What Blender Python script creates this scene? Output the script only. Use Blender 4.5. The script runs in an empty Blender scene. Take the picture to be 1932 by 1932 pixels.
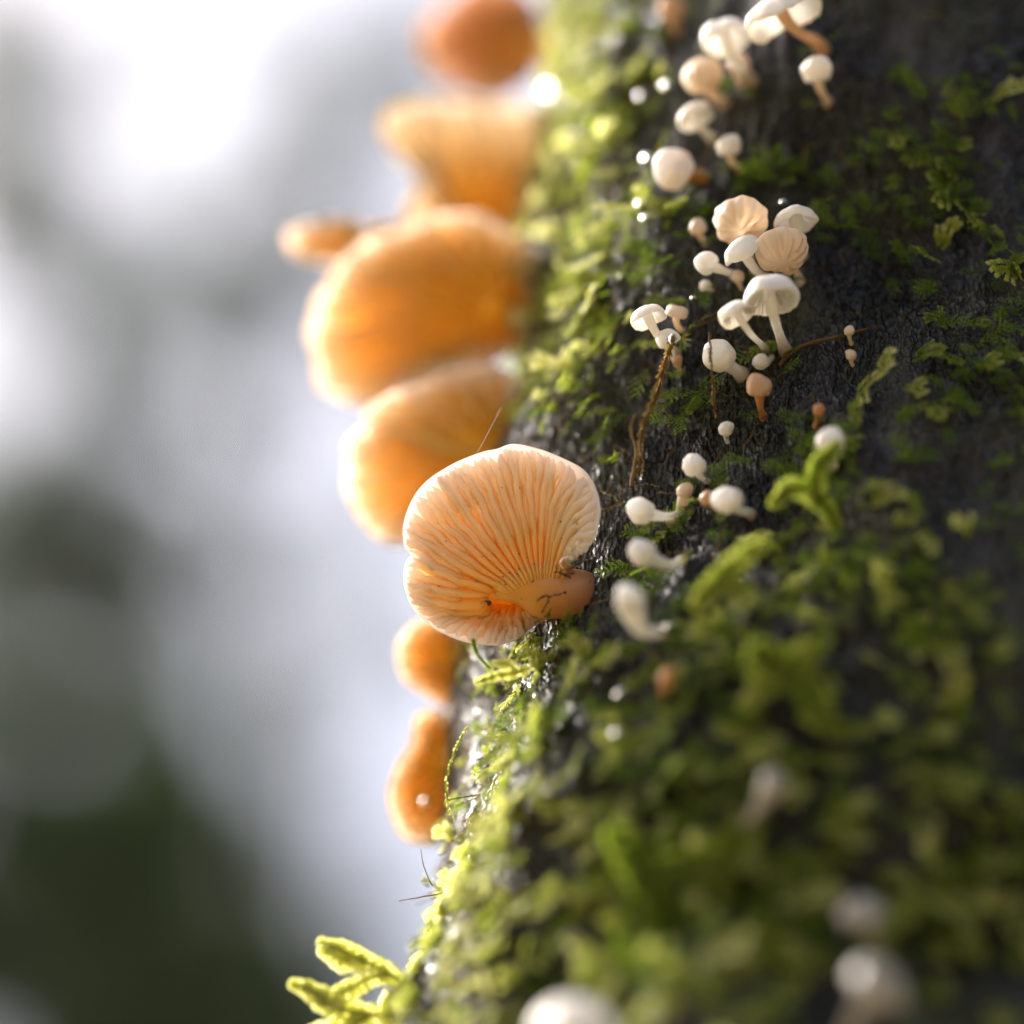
import bpy, math, random
import numpy as np
from mathutils import Vector

random.seed(7)
rng = np.random.default_rng(7)
sc = bpy.context.scene
col = sc.collection

# ------------------------------------------------------------------ camera, sky, sun, exposure
# local working frame: u right, v up, w towards the viewer, in millimetres, origin at the focused mushroom
D = 520.0                      # mm from camera to origin
S = 0.0807                     # mm per layout pixel (1932 px frame) at the origin
PITCH = math.radians(33.8)
HCAM = 1.2                     # camera height above the forest floor (m)
cp, sp = math.cos(PITCH), math.sin(PITCH)

cam_d = bpy.data.cameras.new('camera')
cam = bpy.data.objects.new('camera', cam_d); col.objects.link(cam)
cam.location = (0, 0, HCAM)
cam.rotation_euler = (math.pi/2 + PITCH, 0, 0)
cam_d.sensor_width = 36; cam_d.lens = 36*D/(1932*S)
cam_d.clip_start = 0.01; cam_d.clip_end = 500
cam_d.dof.use_dof = True
cam_d.dof.focus_distance = (D-1.0)/1000
cam_d.dof.aperture_fstop = cam_d.lens/36.0
sc.camera = cam

SUN = Vector((-0.64, 0.36, 0.68)).normalized()
world = bpy.data.worlds.new('World'); sc.world = world; world.use_nodes = True
nt = world.node_tree
sky = nt.nodes.new('ShaderNodeTexSky'); sky.sky_type = 'NISHITA'; sky.sun_disc = False
sky.sun_elevation = math.asin(SUN.z); sky.sun_rotation = math.atan2(SUN.x, SUN.y)
sky.air_density = 0.7; sky.dust_density = 7.0; sky.ozone_density = 0.2
nt.nodes['Background'].inputs[1].default_value = 0.12
nt.links.new(sky.outputs[0], nt.nodes['Background'].inputs[0])

sun_d = bpy.data.lights.new('sun', 'SUN'); sun_d.energy = 2.9; sun_d.angle = math.radians(11)
sun_d.color = (1.0, 0.965, 0.91)
sun = bpy.data.objects.new('sun', sun_d); col.objects.link(sun)
sun.rotation_euler = SUN.to_track_quat('Z', 'Y').to_euler()

sc.view_settings.view_transform = 'Standard'; sc.view_settings.look = 'None'
sc.view_settings.gamma = 1; sc.view_settings.use_curve_mapping = False
sc.view_settings.exposure = 1.7
sc.cycles.use_denoising = True
sc.cycles.max_bounces = 14; sc.cycles.diffuse_bounces = 7; sc.cycles.transmission_bounces = 8
sc.cycles.sample_clamp_indirect = 30

# ------------------------------------------------------------------ helpers
A = np.array
def W(p):
    p = np.asarray(p, float); d = D - p[..., 2]
    return np.stack([p[..., 0], d*cp - p[..., 1]*sp, p[..., 1]*cp + d*sp + HCAM*1000], -1)/1000
def P(x, y, w=0.0):
    k = S*(D-w)/D
    return A([(x-966)*k, (966-y)*k, w])
def Q(x, y, w=0.0):            # close-up layout of the sharp mushroom
    return P((820+x*.2484)*.8944, (910+y*.2484)*.8944, w)
def nz(v):
    v = np.asarray(v, float); return v/np.maximum(np.linalg.norm(v, axis=-1, keepdims=True), 1e-9)

PERM = np.concatenate([np.random.default_rng(3).permutation(256)]*3)
GR = nz(np.random.default_rng(4).normal(size=(256, 3)))
def noise(p, scale=1.0, off=0.0):
    p = np.asarray(p, float)/scale + off
    i = np.floor(p).astype(int); f = p-i; i = i & 255
    t = f*f*f*(f*(f*6-15)+10)
    r = 0
    for dx in (0, 1):
        for dy in (0, 1):
            for dz in (0, 1):
                h = PERM[PERM[PERM[(i[..., 0]+dx) & 255]+((i[..., 1]+dy) & 255)]+((i[..., 2]+dz) & 255)]
                g = GR[h]
                dot = g[..., 0]*(f[..., 0]-dx)+g[..., 1]*(f[..., 1]-dy)+g[..., 2]*(f[..., 2]-dz)
                w = (t[..., 0] if dx else 1-t[..., 0])*(t[..., 1] if dy else 1-t[..., 1])*(t[..., 2] if dz else 1-t[..., 2])
                r = r+dot*w
    return r

def mesh(name, V, quads=None, tris=None, smooth=True, attr=None):
    """V world metres"""
    me = bpy.data.meshes.new(name)
    V = np.ascontiguousarray(V, np.float32).reshape(-1, 3)
    me.vertices.add(len(V)); me.vertices.foreach_set('co', V.ravel())
    q = np.zeros((0, 4), int) if quads is None else np.asarray(quads, int).reshape(-1, 4)
    t = np.zeros((0, 3), int) if tris is None else np.asarray(tris, int).reshape(-1, 3)
    n = len(q)*4+len(t)*3
    me.loops.add(n); me.loops.foreach_set('vertex_index', np.concatenate([q.ravel(), t.ravel()]).astype(np.int32))
    me.polygons.add(len(q)+len(t))
    st = np.concatenate([np.arange(len(q))*4, len(q)*4+np.arange(len(t))*3]).astype(np.int32)
    me.polygons.foreach_set('loop_start', st)
    me.polygons.foreach_set('use_smooth', np.full(len(q)+len(t), smooth))
    if attr:
        for k, v in attr.items():
            a = me.attributes.new(k, 'FLOAT', 'POINT'); a.data.foreach_set('value', np.ascontiguousarray(v, np.float32).ravel())
    me.update(calc_edges=True); me.validate()
    return me

def obj(name, V, quads=None, tris=None, mat=None, parent=None, smooth=True, attr=None, local=False):
    """V in working frame (mm); the object's origin sits at its parent's base or at the mesh's own first point"""
    Vw = V if local else W(V)
    base = A(parent['_b']) if parent is not None else Vw.reshape(-1, 3).mean(0)
    me = mesh(name, Vw-base, quads, tris, smooth, attr)
    o = bpy.data.objects.new(name, me); col.objects.link(o)
    if parent is not None: o.parent = parent if parent.type == 'EMPTY' else parent
    else: o.location = base
    o['_b'] = [float(x) for x in base]
    if mat: me.materials.append(mat)
    return o

def tag(o, label, cat, group=None, kind=None):
    if kind: o['kind'] = kind
    if label: o['label'] = label
    if cat: o['category'] = cat
    if group: o['group'] = group
    return o

def thing(name, base, label, cat, group=None, local=False):
    o = bpy.data.objects.new(name, None); col.objects.link(o)
    b = A(base) if local else W(A(base)); o.location = b; o['_b'] = [float(x) for x in b]
    o.empty_display_size = .002
    return tag(o, label, cat, group)

def grid_quads(n, m, closed_n=False, closed_m=False):
    i = np.arange(n if closed_n else n-1)[:, None]; j = np.arange(m if closed_m else m-1)[None, :]
    a = i*m+j; b = ((i+1) % n)*m+j; c = ((i+1) % n)*m+(j+1) % m; d = i*m+(j+1) % m
    return np.stack([a, b, c, d], -1).reshape(-1, 4)

def bez(p0, p1, p2, p3, n):
    t = np.linspace(0, 1, n)[:, None]
    return (1-t)**3*p0+3*t*(1-t)**2*p1+3*t*t*(1-t)*p2+t**3*p3

def crom(K, n):                # open Catmull-Rom through points
    K = A(K, ); K = np.vstack([2*K[0]-K[1], K, 2*K[-1]-K[-2]])
    out = []
    x = np.linspace(0, len(K)-3-1e-6, n)
    i = x.astype(int); t = (x-i)[:, None]
    a, b, c, d = K[i], K[i+1], K[i+2], K[i+3]
    return .5*((2*b)+(c-a)*t+(2*a-5*b+4*c-d)*t*t+(3*b-a-3*c+d)*t**3)

def tube(path, rad, n=10, squash=None, caps=True):
    """closed tube along path (working frame), returns V, quads, tris"""
    path = np.asarray(path, float); m = len(path); rad = np.broadcast_to(rad, (m,))
    T = nz(np.gradient(path, axis=0))
    ref = A([0.3, 0.2, 1.0]); 
    B1 = nz(np.cross(T, ref)); B2 = np.cross(T, B1)
    a = np.linspace(0, 2*np.pi, n, endpoint=False)
    s2 = 1.0 if squash is None else squash
    V = path[:, None]+rad[:, None, None]*(np.cos(a)[None, :, None]*B1[:, None]+s2*np.sin(a)[None, :, None]*B2[:, None])
    V = V.reshape(-1, 3); q = grid_quads(m, n, closed_m=True)[:, ::-1]
    t = []
    if caps:
        c0 = len(V); V = np.vstack([V, path[0], path[-1]])
        for k in range(n):
            t.append((k, (k+1) % n, c0)); t.append(((m-1)*n+(k+1) % n, (m-1)*n+k, c0+1))
        t = A(t)[:, ::-1]
    return V, q, (t if len(t) else None)

# ------------------------------------------------------------------ materials
def mat_new(name):
    m = bpy.data.materials.new(name); m.use_nodes = True
    t = m.node_tree; t.nodes.clear()
    return m, t, (lambda k: t.nodes.new('ShaderNode'+k)), t.links.new
def ramp(N, pts):
    r = N('ValToRGB'); e = r.color_ramp.elements
    while len(e) > 1: e.remove(e[-1])
    e[0].position, e[0].color = pts[0][0], (*pts[0][1], 1)
    for p, c in pts[1:]:
        x = e.new(p); x.color = (*c, 1)
    return r

def flesh(name, stops, trans=.55, attr='s', gloss=.25, rough=.35, bump=.15, bscale=900, mottled=.12, coat=.35):
    """soft translucent mushroom flesh: diffuse + translucent + a thin wet gloss"""
    m, t, N, L = mat_new(name)
    at = N('Attribute'); at.attribute_name = attr
    r = ramp(N, stops); L(at.outputs['Fac'], r.inputs[0])
    tc = N('TexCoord'); no = N('TexNoise'); no.inputs['Scale'].default_value = bscale*.35; no.inputs['Detail'].default_value = 4
    L(tc.outputs['Object'], no.inputs['Vector'])
    mr = N('MapRange'); mr.inputs[3].default_value = 1-mottled; mr.inputs[4].default_value = 1+mottled*.6
    L(no.outputs[0], mr.inputs[0])
    mx = N('VectorMath'); mx.operation = 'SCALE'; L(r.outputs[0], mx.inputs[0]); L(mr.outputs[0], mx.inputs['Scale'])
    n2 = N('TexNoise'); n2.inputs['Scale'].default_value = bscale; n2.inputs['Detail'].default_value = 3
    L(tc.outputs['Object'], n2.inputs['Vector'])
    bp = N('Bump'); bp.inputs['Strength'].default_value = bump; bp.inputs['Distance'].default_value = .0003
    L(n2.outputs[0], bp.inputs['Height'])
    d = N('BsdfDiffuse'); L(mx.outputs[0], d.inputs[0]); L(bp.outputs[0], d.inputs['Normal'])
    tr = N('BsdfTranslucent'); L(mx.outputs[0], tr.inputs[0])
    m1 = N('MixShader'); L(d.outputs[0], m1.inputs[1]); L(tr.outputs[0], m1.inputs[2])
    if isinstance(trans, tuple):           # thick flesh in the middle lets less light through than the thin margin
        tm = N('MapRange'); tm.inputs[3].default_value, tm.inputs[4].default_value = trans; L(at.outputs['Fac'], tm.inputs[0]); L(tm.outputs[0], m1.inputs[0])
    else: m1.inputs[0].default_value = trans
    g = N('BsdfGlossy'); g.inputs['Roughness'].default_value = rough; L(bp.outputs[0], g.inputs['Normal'])
    fr = N('LayerWeight'); fr.inputs[0].default_value = .12; L(bp.outputs[0], fr.inputs['Normal'])
    mu = N('MapRange'); mu.inputs[3].default_value = .025*coat/.35; mu.inputs[4].default_value = coat; L(fr.outputs['Facing'], mu.inputs[0])
    m2 = N('MixShader'); L(mu.outputs[0], m2.inputs[0]); L(m1.outputs[0], m2.inputs[1]); L(g.outputs[0], m2.inputs[2])
    o = N('OutputMaterial'); L(m2.outputs[0], o.inputs[0])
    return m

LIGHT = [(0, (.95, .56, .08)), (.3, (.96, .67, .20)), (.65, (.96, .80, .50)), (1, (.95, .86, .80))]
M_gill = flesh('orange_gill', LIGHT, (.50, .54))
M_cap = flesh('orange_cap', [(0, (.72, .36, .06)), (.45, (.86, .53, .16)), (.82, (.93, .74, .50)), (.95, (.95, .85, .78)), (1, (.95, .87, .82))], (.40, .60))  # sheet deeper than the gills: shade in their valleys put into colour
DEEP = [(0, (.88, .60, .04)), (.35, (.91, .67, .13)), (.75, (.92, .74, .38)), (1, (.94, .84, .74))]
M_gill2 = flesh('deep_orange_gill', DEEP, .56)
M_cap2 = flesh('deep_orange_cap', [(0, (.74, .44, .02)), (.5, (.82, .52, .07)), (.8, (.86, .62, .30)), (1, (.95, .86, .80))], (.5, .74))  # darker than its gills, painting the shaded gaps between them
RED = [(0, (.72, .42, .10)), (.5, (.80, .50, .20)), (1, (.93, .74, .62))]
M_gill3 = flesh('rusty_gill', RED, .45); M_cap3 = flesh('rusty_cap', RED, .5)
CREAM = [(0, (.86, .58, .08)), (.3, (.90, .68, .22)), (.6, (.94, .82, .60)), (1, (.95, .88, .80))]
M_gill4 = flesh('cream_orange_gill', CREAM, .5); M_cap4 = flesh('cream_orange_cap', CREAM, .55)
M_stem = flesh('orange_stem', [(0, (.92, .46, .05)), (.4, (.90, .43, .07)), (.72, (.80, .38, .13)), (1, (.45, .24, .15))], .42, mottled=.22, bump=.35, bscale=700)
M_white = flesh('white_flesh', [(0, (.90, .85, .76)), (.4, (.93, .90, .85)), (.85, (.92, .90, .86)), (1, (.90, .84, .74))], .52, mottled=.16, bump=.22)
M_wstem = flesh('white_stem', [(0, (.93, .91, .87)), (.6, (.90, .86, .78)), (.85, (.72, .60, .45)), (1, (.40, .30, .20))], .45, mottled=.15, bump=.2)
M_cream = flesh('cream_flesh', [(0, (.86, .70, .52)), (1, (.80, .66, .50))], .45, mottled=.08, bump=.08)
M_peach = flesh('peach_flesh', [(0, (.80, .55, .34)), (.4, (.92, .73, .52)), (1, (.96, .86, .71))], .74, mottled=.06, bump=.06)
M_dull = flesh('dull_flesh', [(0, (.42, .38, .31)), (1, (.46, .42, .35))], .4, mottled=.15)
M_tan = flesh('tan_flesh', [(0, (.74, .50, .30)), (1, (.66, .42, .24))], .4, mottled=.1, bump=.1)
M_rust = flesh('rust_flesh', [(0, (.70, .34, .12)), (1, (.60, .28, .10))], .4, mottled=.1)

def leafmat(name, stops, trans=.45, rough=.35, coat=.5):
    m, t, N, L = mat_new(name)
    at = N('Attribute'); at.attribute_name = 'tint'
    r = ramp(N, stops); L(at.outputs['Fac'], r.inputs[0])
    d = N('BsdfDiffuse'); L(r.outputs[0], d.inputs[0])
    tr = N('BsdfTranslucent'); L(r.outputs[0], tr.inputs[0])
    m1 = N('MixShader'); m1.inputs[0].default_value = trans; L(d.outputs[0], m1.inputs[1]); L(tr.outputs[0], m1.inputs[2])
    g = N('BsdfGlossy'); g.inputs['Roughness'].default_value = rough
    fr = N('LayerWeight'); fr.inputs[0].default_value = .1
    mu = N('MapRange'); mu.inputs[3].default_value = .03*coat; mu.inputs[4].default_value = .4*coat; L(fr.outputs['Facing'], mu.inputs[0])
    m2 = N('MixShader'); L(mu.outputs[0], m2.inputs[0]); L(m1.outputs[0], m2.inputs[1]); L(g.outputs[0], m2.inputs[2])
    o = N('OutputMaterial'); L(m2.outputs[0], o.inputs[0])
    return m
M_moss = leafmat('moss', [(0, (.06, .045, .01)), (.2, (.07, .095, .010)), (.5, (.10, .18, .010)), (.8, (.20, .29, .018)), (1, (.36, .42, .05))], .55, .35, .22)
M_lobe = leafmat('liverwort', [(0, (.06, .08, .010)), (.45, (.17, .23, .02)), (.75, (.44, .46, .09)), (1, (.78, .77, .34))], .7, .35, .22)
M_dead = leafmat('dead_moss', [(0, (.05, .03, .012)), (.5, (.20, .11, .03)), (1, (.42, .30, .09))], .4, .3, .4)
M_leaf = leafmat('tree_leaf', [(0, (.035, .05, .02)), (.5, (.055, .095, .035)), (1, (.09, .14, .05))], .4)

def bark_mat():
    m, t, N, L = mat_new('wet_bark')
    tc = N('TexCoord')
    mp = N('Mapping'); mp.inputs['Scale'].default_value = (1, 1, .45); L(tc.outputs['Object'], mp.inputs[0])
    n1 = N('TexNoise'); n1.inputs['Scale'].default_value = 70; n1.inputs['Detail'].default_value = 7; L(mp.outputs[0], n1.inputs['Vector'])
    n2 = N('TexNoise'); n2.inputs['Scale'].default_value = 900; n2.inputs['Detail'].default_value = 5; L(mp.outputs[0], n2.inputs['Vector'])
    r = ramp(N, [(.3, (.005, .0045, .0045)), (.46, (.009, .008, .008)), (.60, (.022, .020, .022)), (.78, (.10, .096, .108))])
    L(n1.outputs[0], r.inputs[0])
    at = N('Attribute'); at.attribute_name = 'algae'
    mx = N('MixRGB'); mx.inputs[2].default_value = (.05, .05, .012, 1); L(at.outputs['Fac'], mx.inputs[0]); L(r.outputs[0], mx.inputs[1])
    v = N('TexVoronoi'); v.inputs['Scale'].default_value = 1500; L(mp.outputs[0], v.inputs['Vector'])
    ad = N('Math'); ad.operation = 'ADD'; L(n2.outputs[0], ad.inputs[0]); L(v.outputs[0], ad.inputs[1])
    bp = N('Bump'); bp.inputs['Strength'].default_value = 1.0; bp.inputs['Distance'].default_value = .0012; L(ad.outputs[0], bp.inputs['Height'])
    b = N('BsdfPrincipled'); L(mx.outputs[0], b.inputs['Base Color']); L(bp.outputs[0], b.inputs['Normal'])
    rr = N('MapRange'); rr.inputs[1].default_value = .35; rr.inputs[2].default_value = .7; rr.inputs[3].default_value = .25; rr.inputs[4].default_value = .6; b.inputs['Specular IOR Level'].default_value = .4
    L(n1.outputs[0], rr.inputs[0]); L(rr.outputs[0], b.inputs['Roughness']); b.inputs['Coat Weight'].default_value = .2; b.inputs['Coat Roughness'].default_value = .1; L(bp.outputs[0], b.inputs['Coat Normal'])
    o = N('OutputMaterial'); L(b.outputs[0], o.inputs[0])
    return m
M_bark = bark_mat()
def simple(name, c, rough=.6, noise_scale=40, var=.5):
    m, t, N, L = mat_new(name)
    tc = N('TexCoord'); n = N('TexNoise'); n.inputs['Scale'].default_value = noise_scale; n.inputs['Detail'].default_value = 6; L(tc.outputs['Object'], n.inputs['Vector'])
    r = ramp(N, [(.3, tuple(x*(1-var) for x in c)), (.7, tuple(x*(1+var) for x in c))]); L(n.outputs[0], r.inputs[0])
    b = N('BsdfPrincipled'); b.inputs['Roughness'].default_value = rough; L(r.outputs[0], b.inputs['Base Color'])
    o = N('OutputMaterial'); L(b.outputs[0], o.inputs[0])
    return m
M_soil = simple('dark_soil', (.012, .009, .007), .5, 800)
M_floor = simple('forest_floor', (.15, .12, .06), .9, 2)
M_tbark = simple('tree_bark', (.05, .04, .032), .85, 12)
def water():
    m, t, N, L = mat_new('water_drop')
    g = N('BsdfGlass'); g.inputs['IOR'].default_value = 1.33; g.inputs['Roughness'].default_value = 0.0
    o = N('OutputMaterial'); L(g.outputs[0], o.inputs[0]); return m
M_water = water()
def silkm():
    m, t, N, L = mat_new('silk'); b = N('BsdfPrincipled'); b.inputs['Base Color'].default_value = (.8, .8, .8, 1); b.inputs['Roughness'].default_value = .3
    o = N('OutputMaterial'); L(b.outputs[0], o.inputs[0]); return m
M_silk = silkm()

# ------------------------------------------------------------------ the setting: forest floor
def ground():
    n = 60; r = np.concatenate([[0], np.geomspace(.6, 400, n-1)]); a = np.linspace(0, 2*np.pi, 72, endpoint=False)
    X = r[:, None]*np.cos(a); Y = r[:, None]*np.sin(a)
    p = np.stack([X, Y, X*0], -1); z = noise(p, 3.0)*.15+noise(p, 14.0, 5)*.5
    p[..., 2] = z-.25
    o = obj('forest_floor', p.reshape(-1, 3), grid_quads(n, 72, closed_m=True)[:, ::-1], mat=M_floor, local=True)
    o['kind'] = 'structure'
ground()

# ------------------------------------------------------------------ the mossy trunk
R = 63.0
AX = nz(A([22., 142., -95.]))
E1 = nz(A([1., 0, 0])-AX*AX[0]); E2 = np.cross(E1, AX); E2 = E2 if E2[2] > 0 else -E2
C0 = A([-18.3, -67.5, 2.0])+R*E1
FITP = [(1055,178,-82),(1090,60,-92),(1260,163,-42),(1360,60,-36),(1540,130,-22),(1330,330,-24),(1430,520,-8),(1450,620,-7),(1480,660,-7),(1600,600,-6),(1760,560,-6),(1230,600,-12),(1270,680,-8),(1050,640,-48),
 (1130,960,-4),(1100,1030,-3),(1090,1120,2),(1060,1200,3),(1150,1080,2),(1130,860,-10),(1210,870,-4),(1300,830,-1),(1400,750,-2),(1330,950,4),(1420,960,8),(1290,1050,10),(1240,1190,18),(1170,1315,26),(1000,1300,4),(990,1450,8),(935,1330,-16),(925,1450,-10),(905,1550,-6),(870,1690,-2),(830,1830,2),(1080,1900,42),
 (1300,1600,44),(1600,1850,56),(1600,1100,26),(1600,1400,42),(1800,900,18),(1850,1500,46),(1500,350,-22),(1750,200,-20)]
FIT = None
def trunk_f(th, t):
    th = np.asarray(th, float); t = np.asarray(t, float); f = trunk_raw(th, t)
    if FIT is not None:
        for a, b, c in FIT: f = f+c*np.exp(-(((th-a)*R)**2+(t-b)**2)/(2*17.0**2))
    return f
def trunk_raw(th, t):
    p = np.stack([np.cos(th)*R, np.sin(th)*R, t], -1)
    f = noise(p, 46)*5+noise(p, 19, 7)*3.2
    q = p*A([1, 1, .35])
    f = f+noise(q, 6, 3)*1.9+np.abs(noise(q, 11, 9))*-3.6
    return f
def fit_trunk():
    global FIT
    pts = A([P(*q) for q in FITP]); e = pts-C0; t = e@AX; e = e-t[:, None]*AX
    th = np.arctan2(e@E2, -(e@E1)); res = np.linalg.norm(e, axis=1)-R-trunk_raw(th, t)
    K = np.exp(-(((th[:, None]-th[None])*R)**2+(t[:, None]-t[None])**2)/(2*17.0**2))
    c = np.linalg.solve(K+np.eye(len(th))*.25, res); FIT = list(zip(th, t, c))
fit_trunk()
def trunk_fine(th, t):
    p = np.stack([np.cos(th)*R, np.sin(th)*R, t], -1)
    q = p*A([1, 1, .55])
    return noise(q, 2.4, 11)*1.5+noise(p, 1.15, 2)*1.15-np.abs(noise(q, 4.0, 15))*1.6
def trunk_pt(th, t, lift=0.0, fine=False):
    th = np.asarray(th, float); t = np.asarray(t, float)
    r = R+trunk_f(th, t)+lift
    if fine: r = r+trunk_fine(th, t)
    return C0+t[..., None]*AX+r[..., None]*(-np.cos(th)[..., None]*E1+np.sin(th)[..., None]*E2)
def trunk_n(th): 
    th = np.asarray(th, float); return -np.cos(th)[..., None]*E1+np.sin(th)[..., None]*E2
def proj(p):
    p = np.asarray(p); k = D/(D-p[..., 2])/S
    return 966+p[..., 0]*k, 966-p[..., 1]*k
EYE = A([0, 0, D])
def hit(x, y):
    d = nz(P(x, y)-EYE); rr = R
    for _ in range(6):
        o = EYE-C0; o2 = o-AX*(o@AX); d2 = d-AX*(d@AX)
        a = d2@d2; b = o2@d2; c = o2@o2-rr*rr; disc = b*b-a*c
        k = (-b-math.sqrt(max(disc, 0)))/a
        p = EYE+d*k; t = (p-C0)@AX; e = p-C0-AX*t
        th = math.atan2(e@E2, -(e@E1)); rr = R+float(trunk_f(A(th), A(t)))
    return p, th, t, disc > 0

def build_trunk():
    tt = np.concatenate([np.linspace(-1500, -95, 26)[:-1], np.arange(-95, 285, .72), np.linspace(285, 2200, 30)[1:]])
    thd = np.radians(np.concatenate([np.arange(-40, 200, .52), np.arange(200, 320, 4)]))
    T, TH = np.meshgrid(tt, thd, indexing='ij')
    V = trunk_pt(TH, T, fine=True)
    px, py = proj(V)
    al = np.clip(.5+noise(V, 14, 21)*1.6, 0, 1)
    o = obj('mossy_trunk', V.reshape(-1, 3), grid_quads(len(tt), len(thd), closed_m=True), mat=M_bark, attr={'algae': al*.45})
    tag(o, 'dark wet tree trunk coated in moss with mushrooms growing on it', 'tree trunk')
build_trunk()

# ------------------------------------------------------------------ orange fan mushrooms
def closed_interp(K, x):
    K = A(K); n = len(K); i = np.floor(x).astype(int); t = (x-i)[:, None]
    a, b, c, d = K[(i-1) % n], K[i % n], K[(i+1) % n], K[(i+2) % n]
    return .5*((2*b)+(c-a)*t+(2*a-5*b+4*c-d)*t*t+(3*b-a-3*c+d)*t**3)

def fan(label, pairs, base, ngill, stem, group, sharp=False, mats=None, H0=1.2, thick=2.2, gill_range=None, wob=.5):
    """pairs: list of (rim, inner, control) points; stem: list of (centre point, radius)"""
    root = thing('orange_mushroom', base, label, 'mushroom', group)
    Rm, In, Mc = [A(x) for x in zip(*pairs)]
    w_seed = float(Rm[0, 2])
    n = len(pairs); nphi = 420 if sharp else 150; ns = 40 if sharp else 22
    def surf(x, s):            # x,s broadcast arrays 1-D
        r, i, m = closed_interp(Rm, x), closed_interp(In, x), closed_interp(Mc, x)
        s = s[:, None]
        p = (1-s)**2*i+2*s*(1-s)*m+s*s*r
        p[:, 2] += wob*noise(p, 7.0, 3)*s[:, 0]
        if not sharp:          # wavy, flaring margin
            q_ = p*A([1, 1, 0])+A([0, 0, w_seed]); p = p+(r-i)*(s**3*.10*noise(q_, 6.5, 9)[:, None]); p[:, 2] += 2.6*noise(q_, 4.5, 1)*s[:, 0]**3
        if sharp:              # the gill face swells smoothly onto the stem
            xx = p[:, 0]; sx = A([q_[0][0] for q_ in stem])
            cy, cw, ry, rw = [np.interp(xx, sx, A(c_)) for c_ in ([q_[0][1] for q_ in stem], [q_[0][2] for q_ in stem], [q_[1] for q_ in stem], [q_[2] for q_ in stem])]
            e = ((p[:, 1]-cy)/np.maximum(ry, .5)); ea = np.abs(e); hs = cw+rw*np.sqrt(np.maximum(1-np.minimum(ea, .93)**2, 0))-np.maximum(ea-.93, 0)*ry*2.2+.12
            hs = np.where(xx < sx[0], -20, np.maximum(hs, -20))
            ix = np.mod(x, n); wt = np.clip((24.0-ix)/3, 0, 1)
            k_ = 1.3; a_ = p[:, 2]; h_ = np.clip(.5+.5*(hs-a_)/k_, 0, 1); sm = a_*(1-h_)+hs*h_+k_*h_*(1-h_)
            p[:, 2] = a_+(sm-a_)*wt-.45*np.clip(1-s[:, 0]/.10, 0, 1)**1.5*wt
        return p
    xs = np.linspace(0, n, 3000)
    mid = surf(xs, np.full(3000, .6)); arc = np.concatenate([[0], np.cumsum(np.linalg.norm(np.diff(mid, axis=0), axis=1))])
    x_at = lambda f: np.interp(np.asarray(f)*arc[-1], arc, xs)
    phi = x_at(np.linspace(0, 1, nphi, endpoint=False))
    ss = np.concatenate([np.linspace(0, .93, ns-6), [.955, .975, .988, .996, 1.0, 1.0]])
    X, SS = np.meshgrid(phi, ss, indexing='ij')
    F = surf(X.ravel(), SS.ravel()).reshape(nphi, ns, 3)
    # rounded lip at the margin
    rimdir = nz(F[:, -2]-F[:, -8]); edge = .35
    F[:, -1] = F[:, -2]+rimdir*edge*.6; F[:, -1, 2] -= edge*.5
    F[:, -2, 2] -= .06
    th = thick*(1-ss)**.75+.55
    Bk = F.copy(); Bk[:, :, 2] -= th[None, :]; Bk[:, -1] = F[:, -1]; Bk[:, -1, 2] -= .3
    Bk[:, -2, 2] += .1
    ring = np.concatenate([F, Bk[:, ::-1]], 1)          # nphi x 2ns
    V = ring.reshape(-1, 3); m = 2*ns
    q = grid_quads(nphi, m, closed_n=True)
    cF, cB = F[:, 0].mean(0), Bk[:, 0].mean(0)
    V = np.vstack([V, cF, cB]); c0 = nphi*m
    k = np.arange(nphi); k2 = (k+1) % nphi
    t = np.vstack([np.stack([k2*m, k*m, k*0+c0], -1), np.stack([k*m+m-1, k2*m+m-1, k*0+c0+1], -1)])
    # orient: front must face +w
    a, b, c = V[q[5, 0]], V[q[5, 1]], V[q[5, 2]]
    if np.cross(b-a, c-a)[2] < 0: q = q[:, ::-1]; t = t[:, ::-1]
    sa = np.concatenate([np.tile(np.concatenate([ss, ss[::-1]]), nphi), [0, 0]])
    cap = obj('cap', V, q, t, (mats or (M_cap, M_gill))[0], root, attr={'s': sa})
    # gills: every blade a mesh of its own
    lo, hi = gill_range or (0, 1)
    kk = 0
    prof = A([(-1, -.25), (-.86, .30), (-.5, .82), (0, 1), (.5, .82), (.86, .30), (1, -.25)])
    if not sharp: prof = A([(-1, -.12), (-.35, .6), (0, 1), (.35, .6), (1, -.12)])
    nj = 34 if sharp else 12
    tot = ngill*4
    for g in range(tot):
        f = lo+(hi-lo)*(g+.5)/tot
        lvl = 0 if g % 4 == 0 else (1 if g % 4 == 2 else 2)
        if lvl == 2 and (not sharp): continue
        s0 = (.0, random.uniform(.26, .44), random.uniform(.56, .74))[lvl]; s1 = random.uniform(.97, .992)
        if lvl == 2 and random.random() < .45: continue
        f += random.uniform(-.22, .22)/tot*(1 if lvl else 1.2)
        s = s0+(s1-s0)*np.linspace(0, 1, nj)**.9
        spac = (hi-lo)/tot
        jit = noise(np.stack([np.full(nj, g*7.3), s*7, s*0], -1), 1.0, 4.4)*spac*2.2*s
        x = x_at(np.clip(f+jit, 0, 1)); c = surf(x, s)
        cA = surf(x_at(np.clip(f+jit+spac, 0, 1)), s); cB_ = surf(x_at(np.clip(f+jit-spac, 0, 1)), s)
        side = cA-cB_; sp_w = np.linalg.norm(side, axis=1)      # = width of two quarter steps
        tng = nz(np.gradient(c, axis=0)); nrm = nz(np.cross(tng, nz(side))); nrm = np.where(nrm[:, 2:3] < 0, -nrm, nrm)
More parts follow.
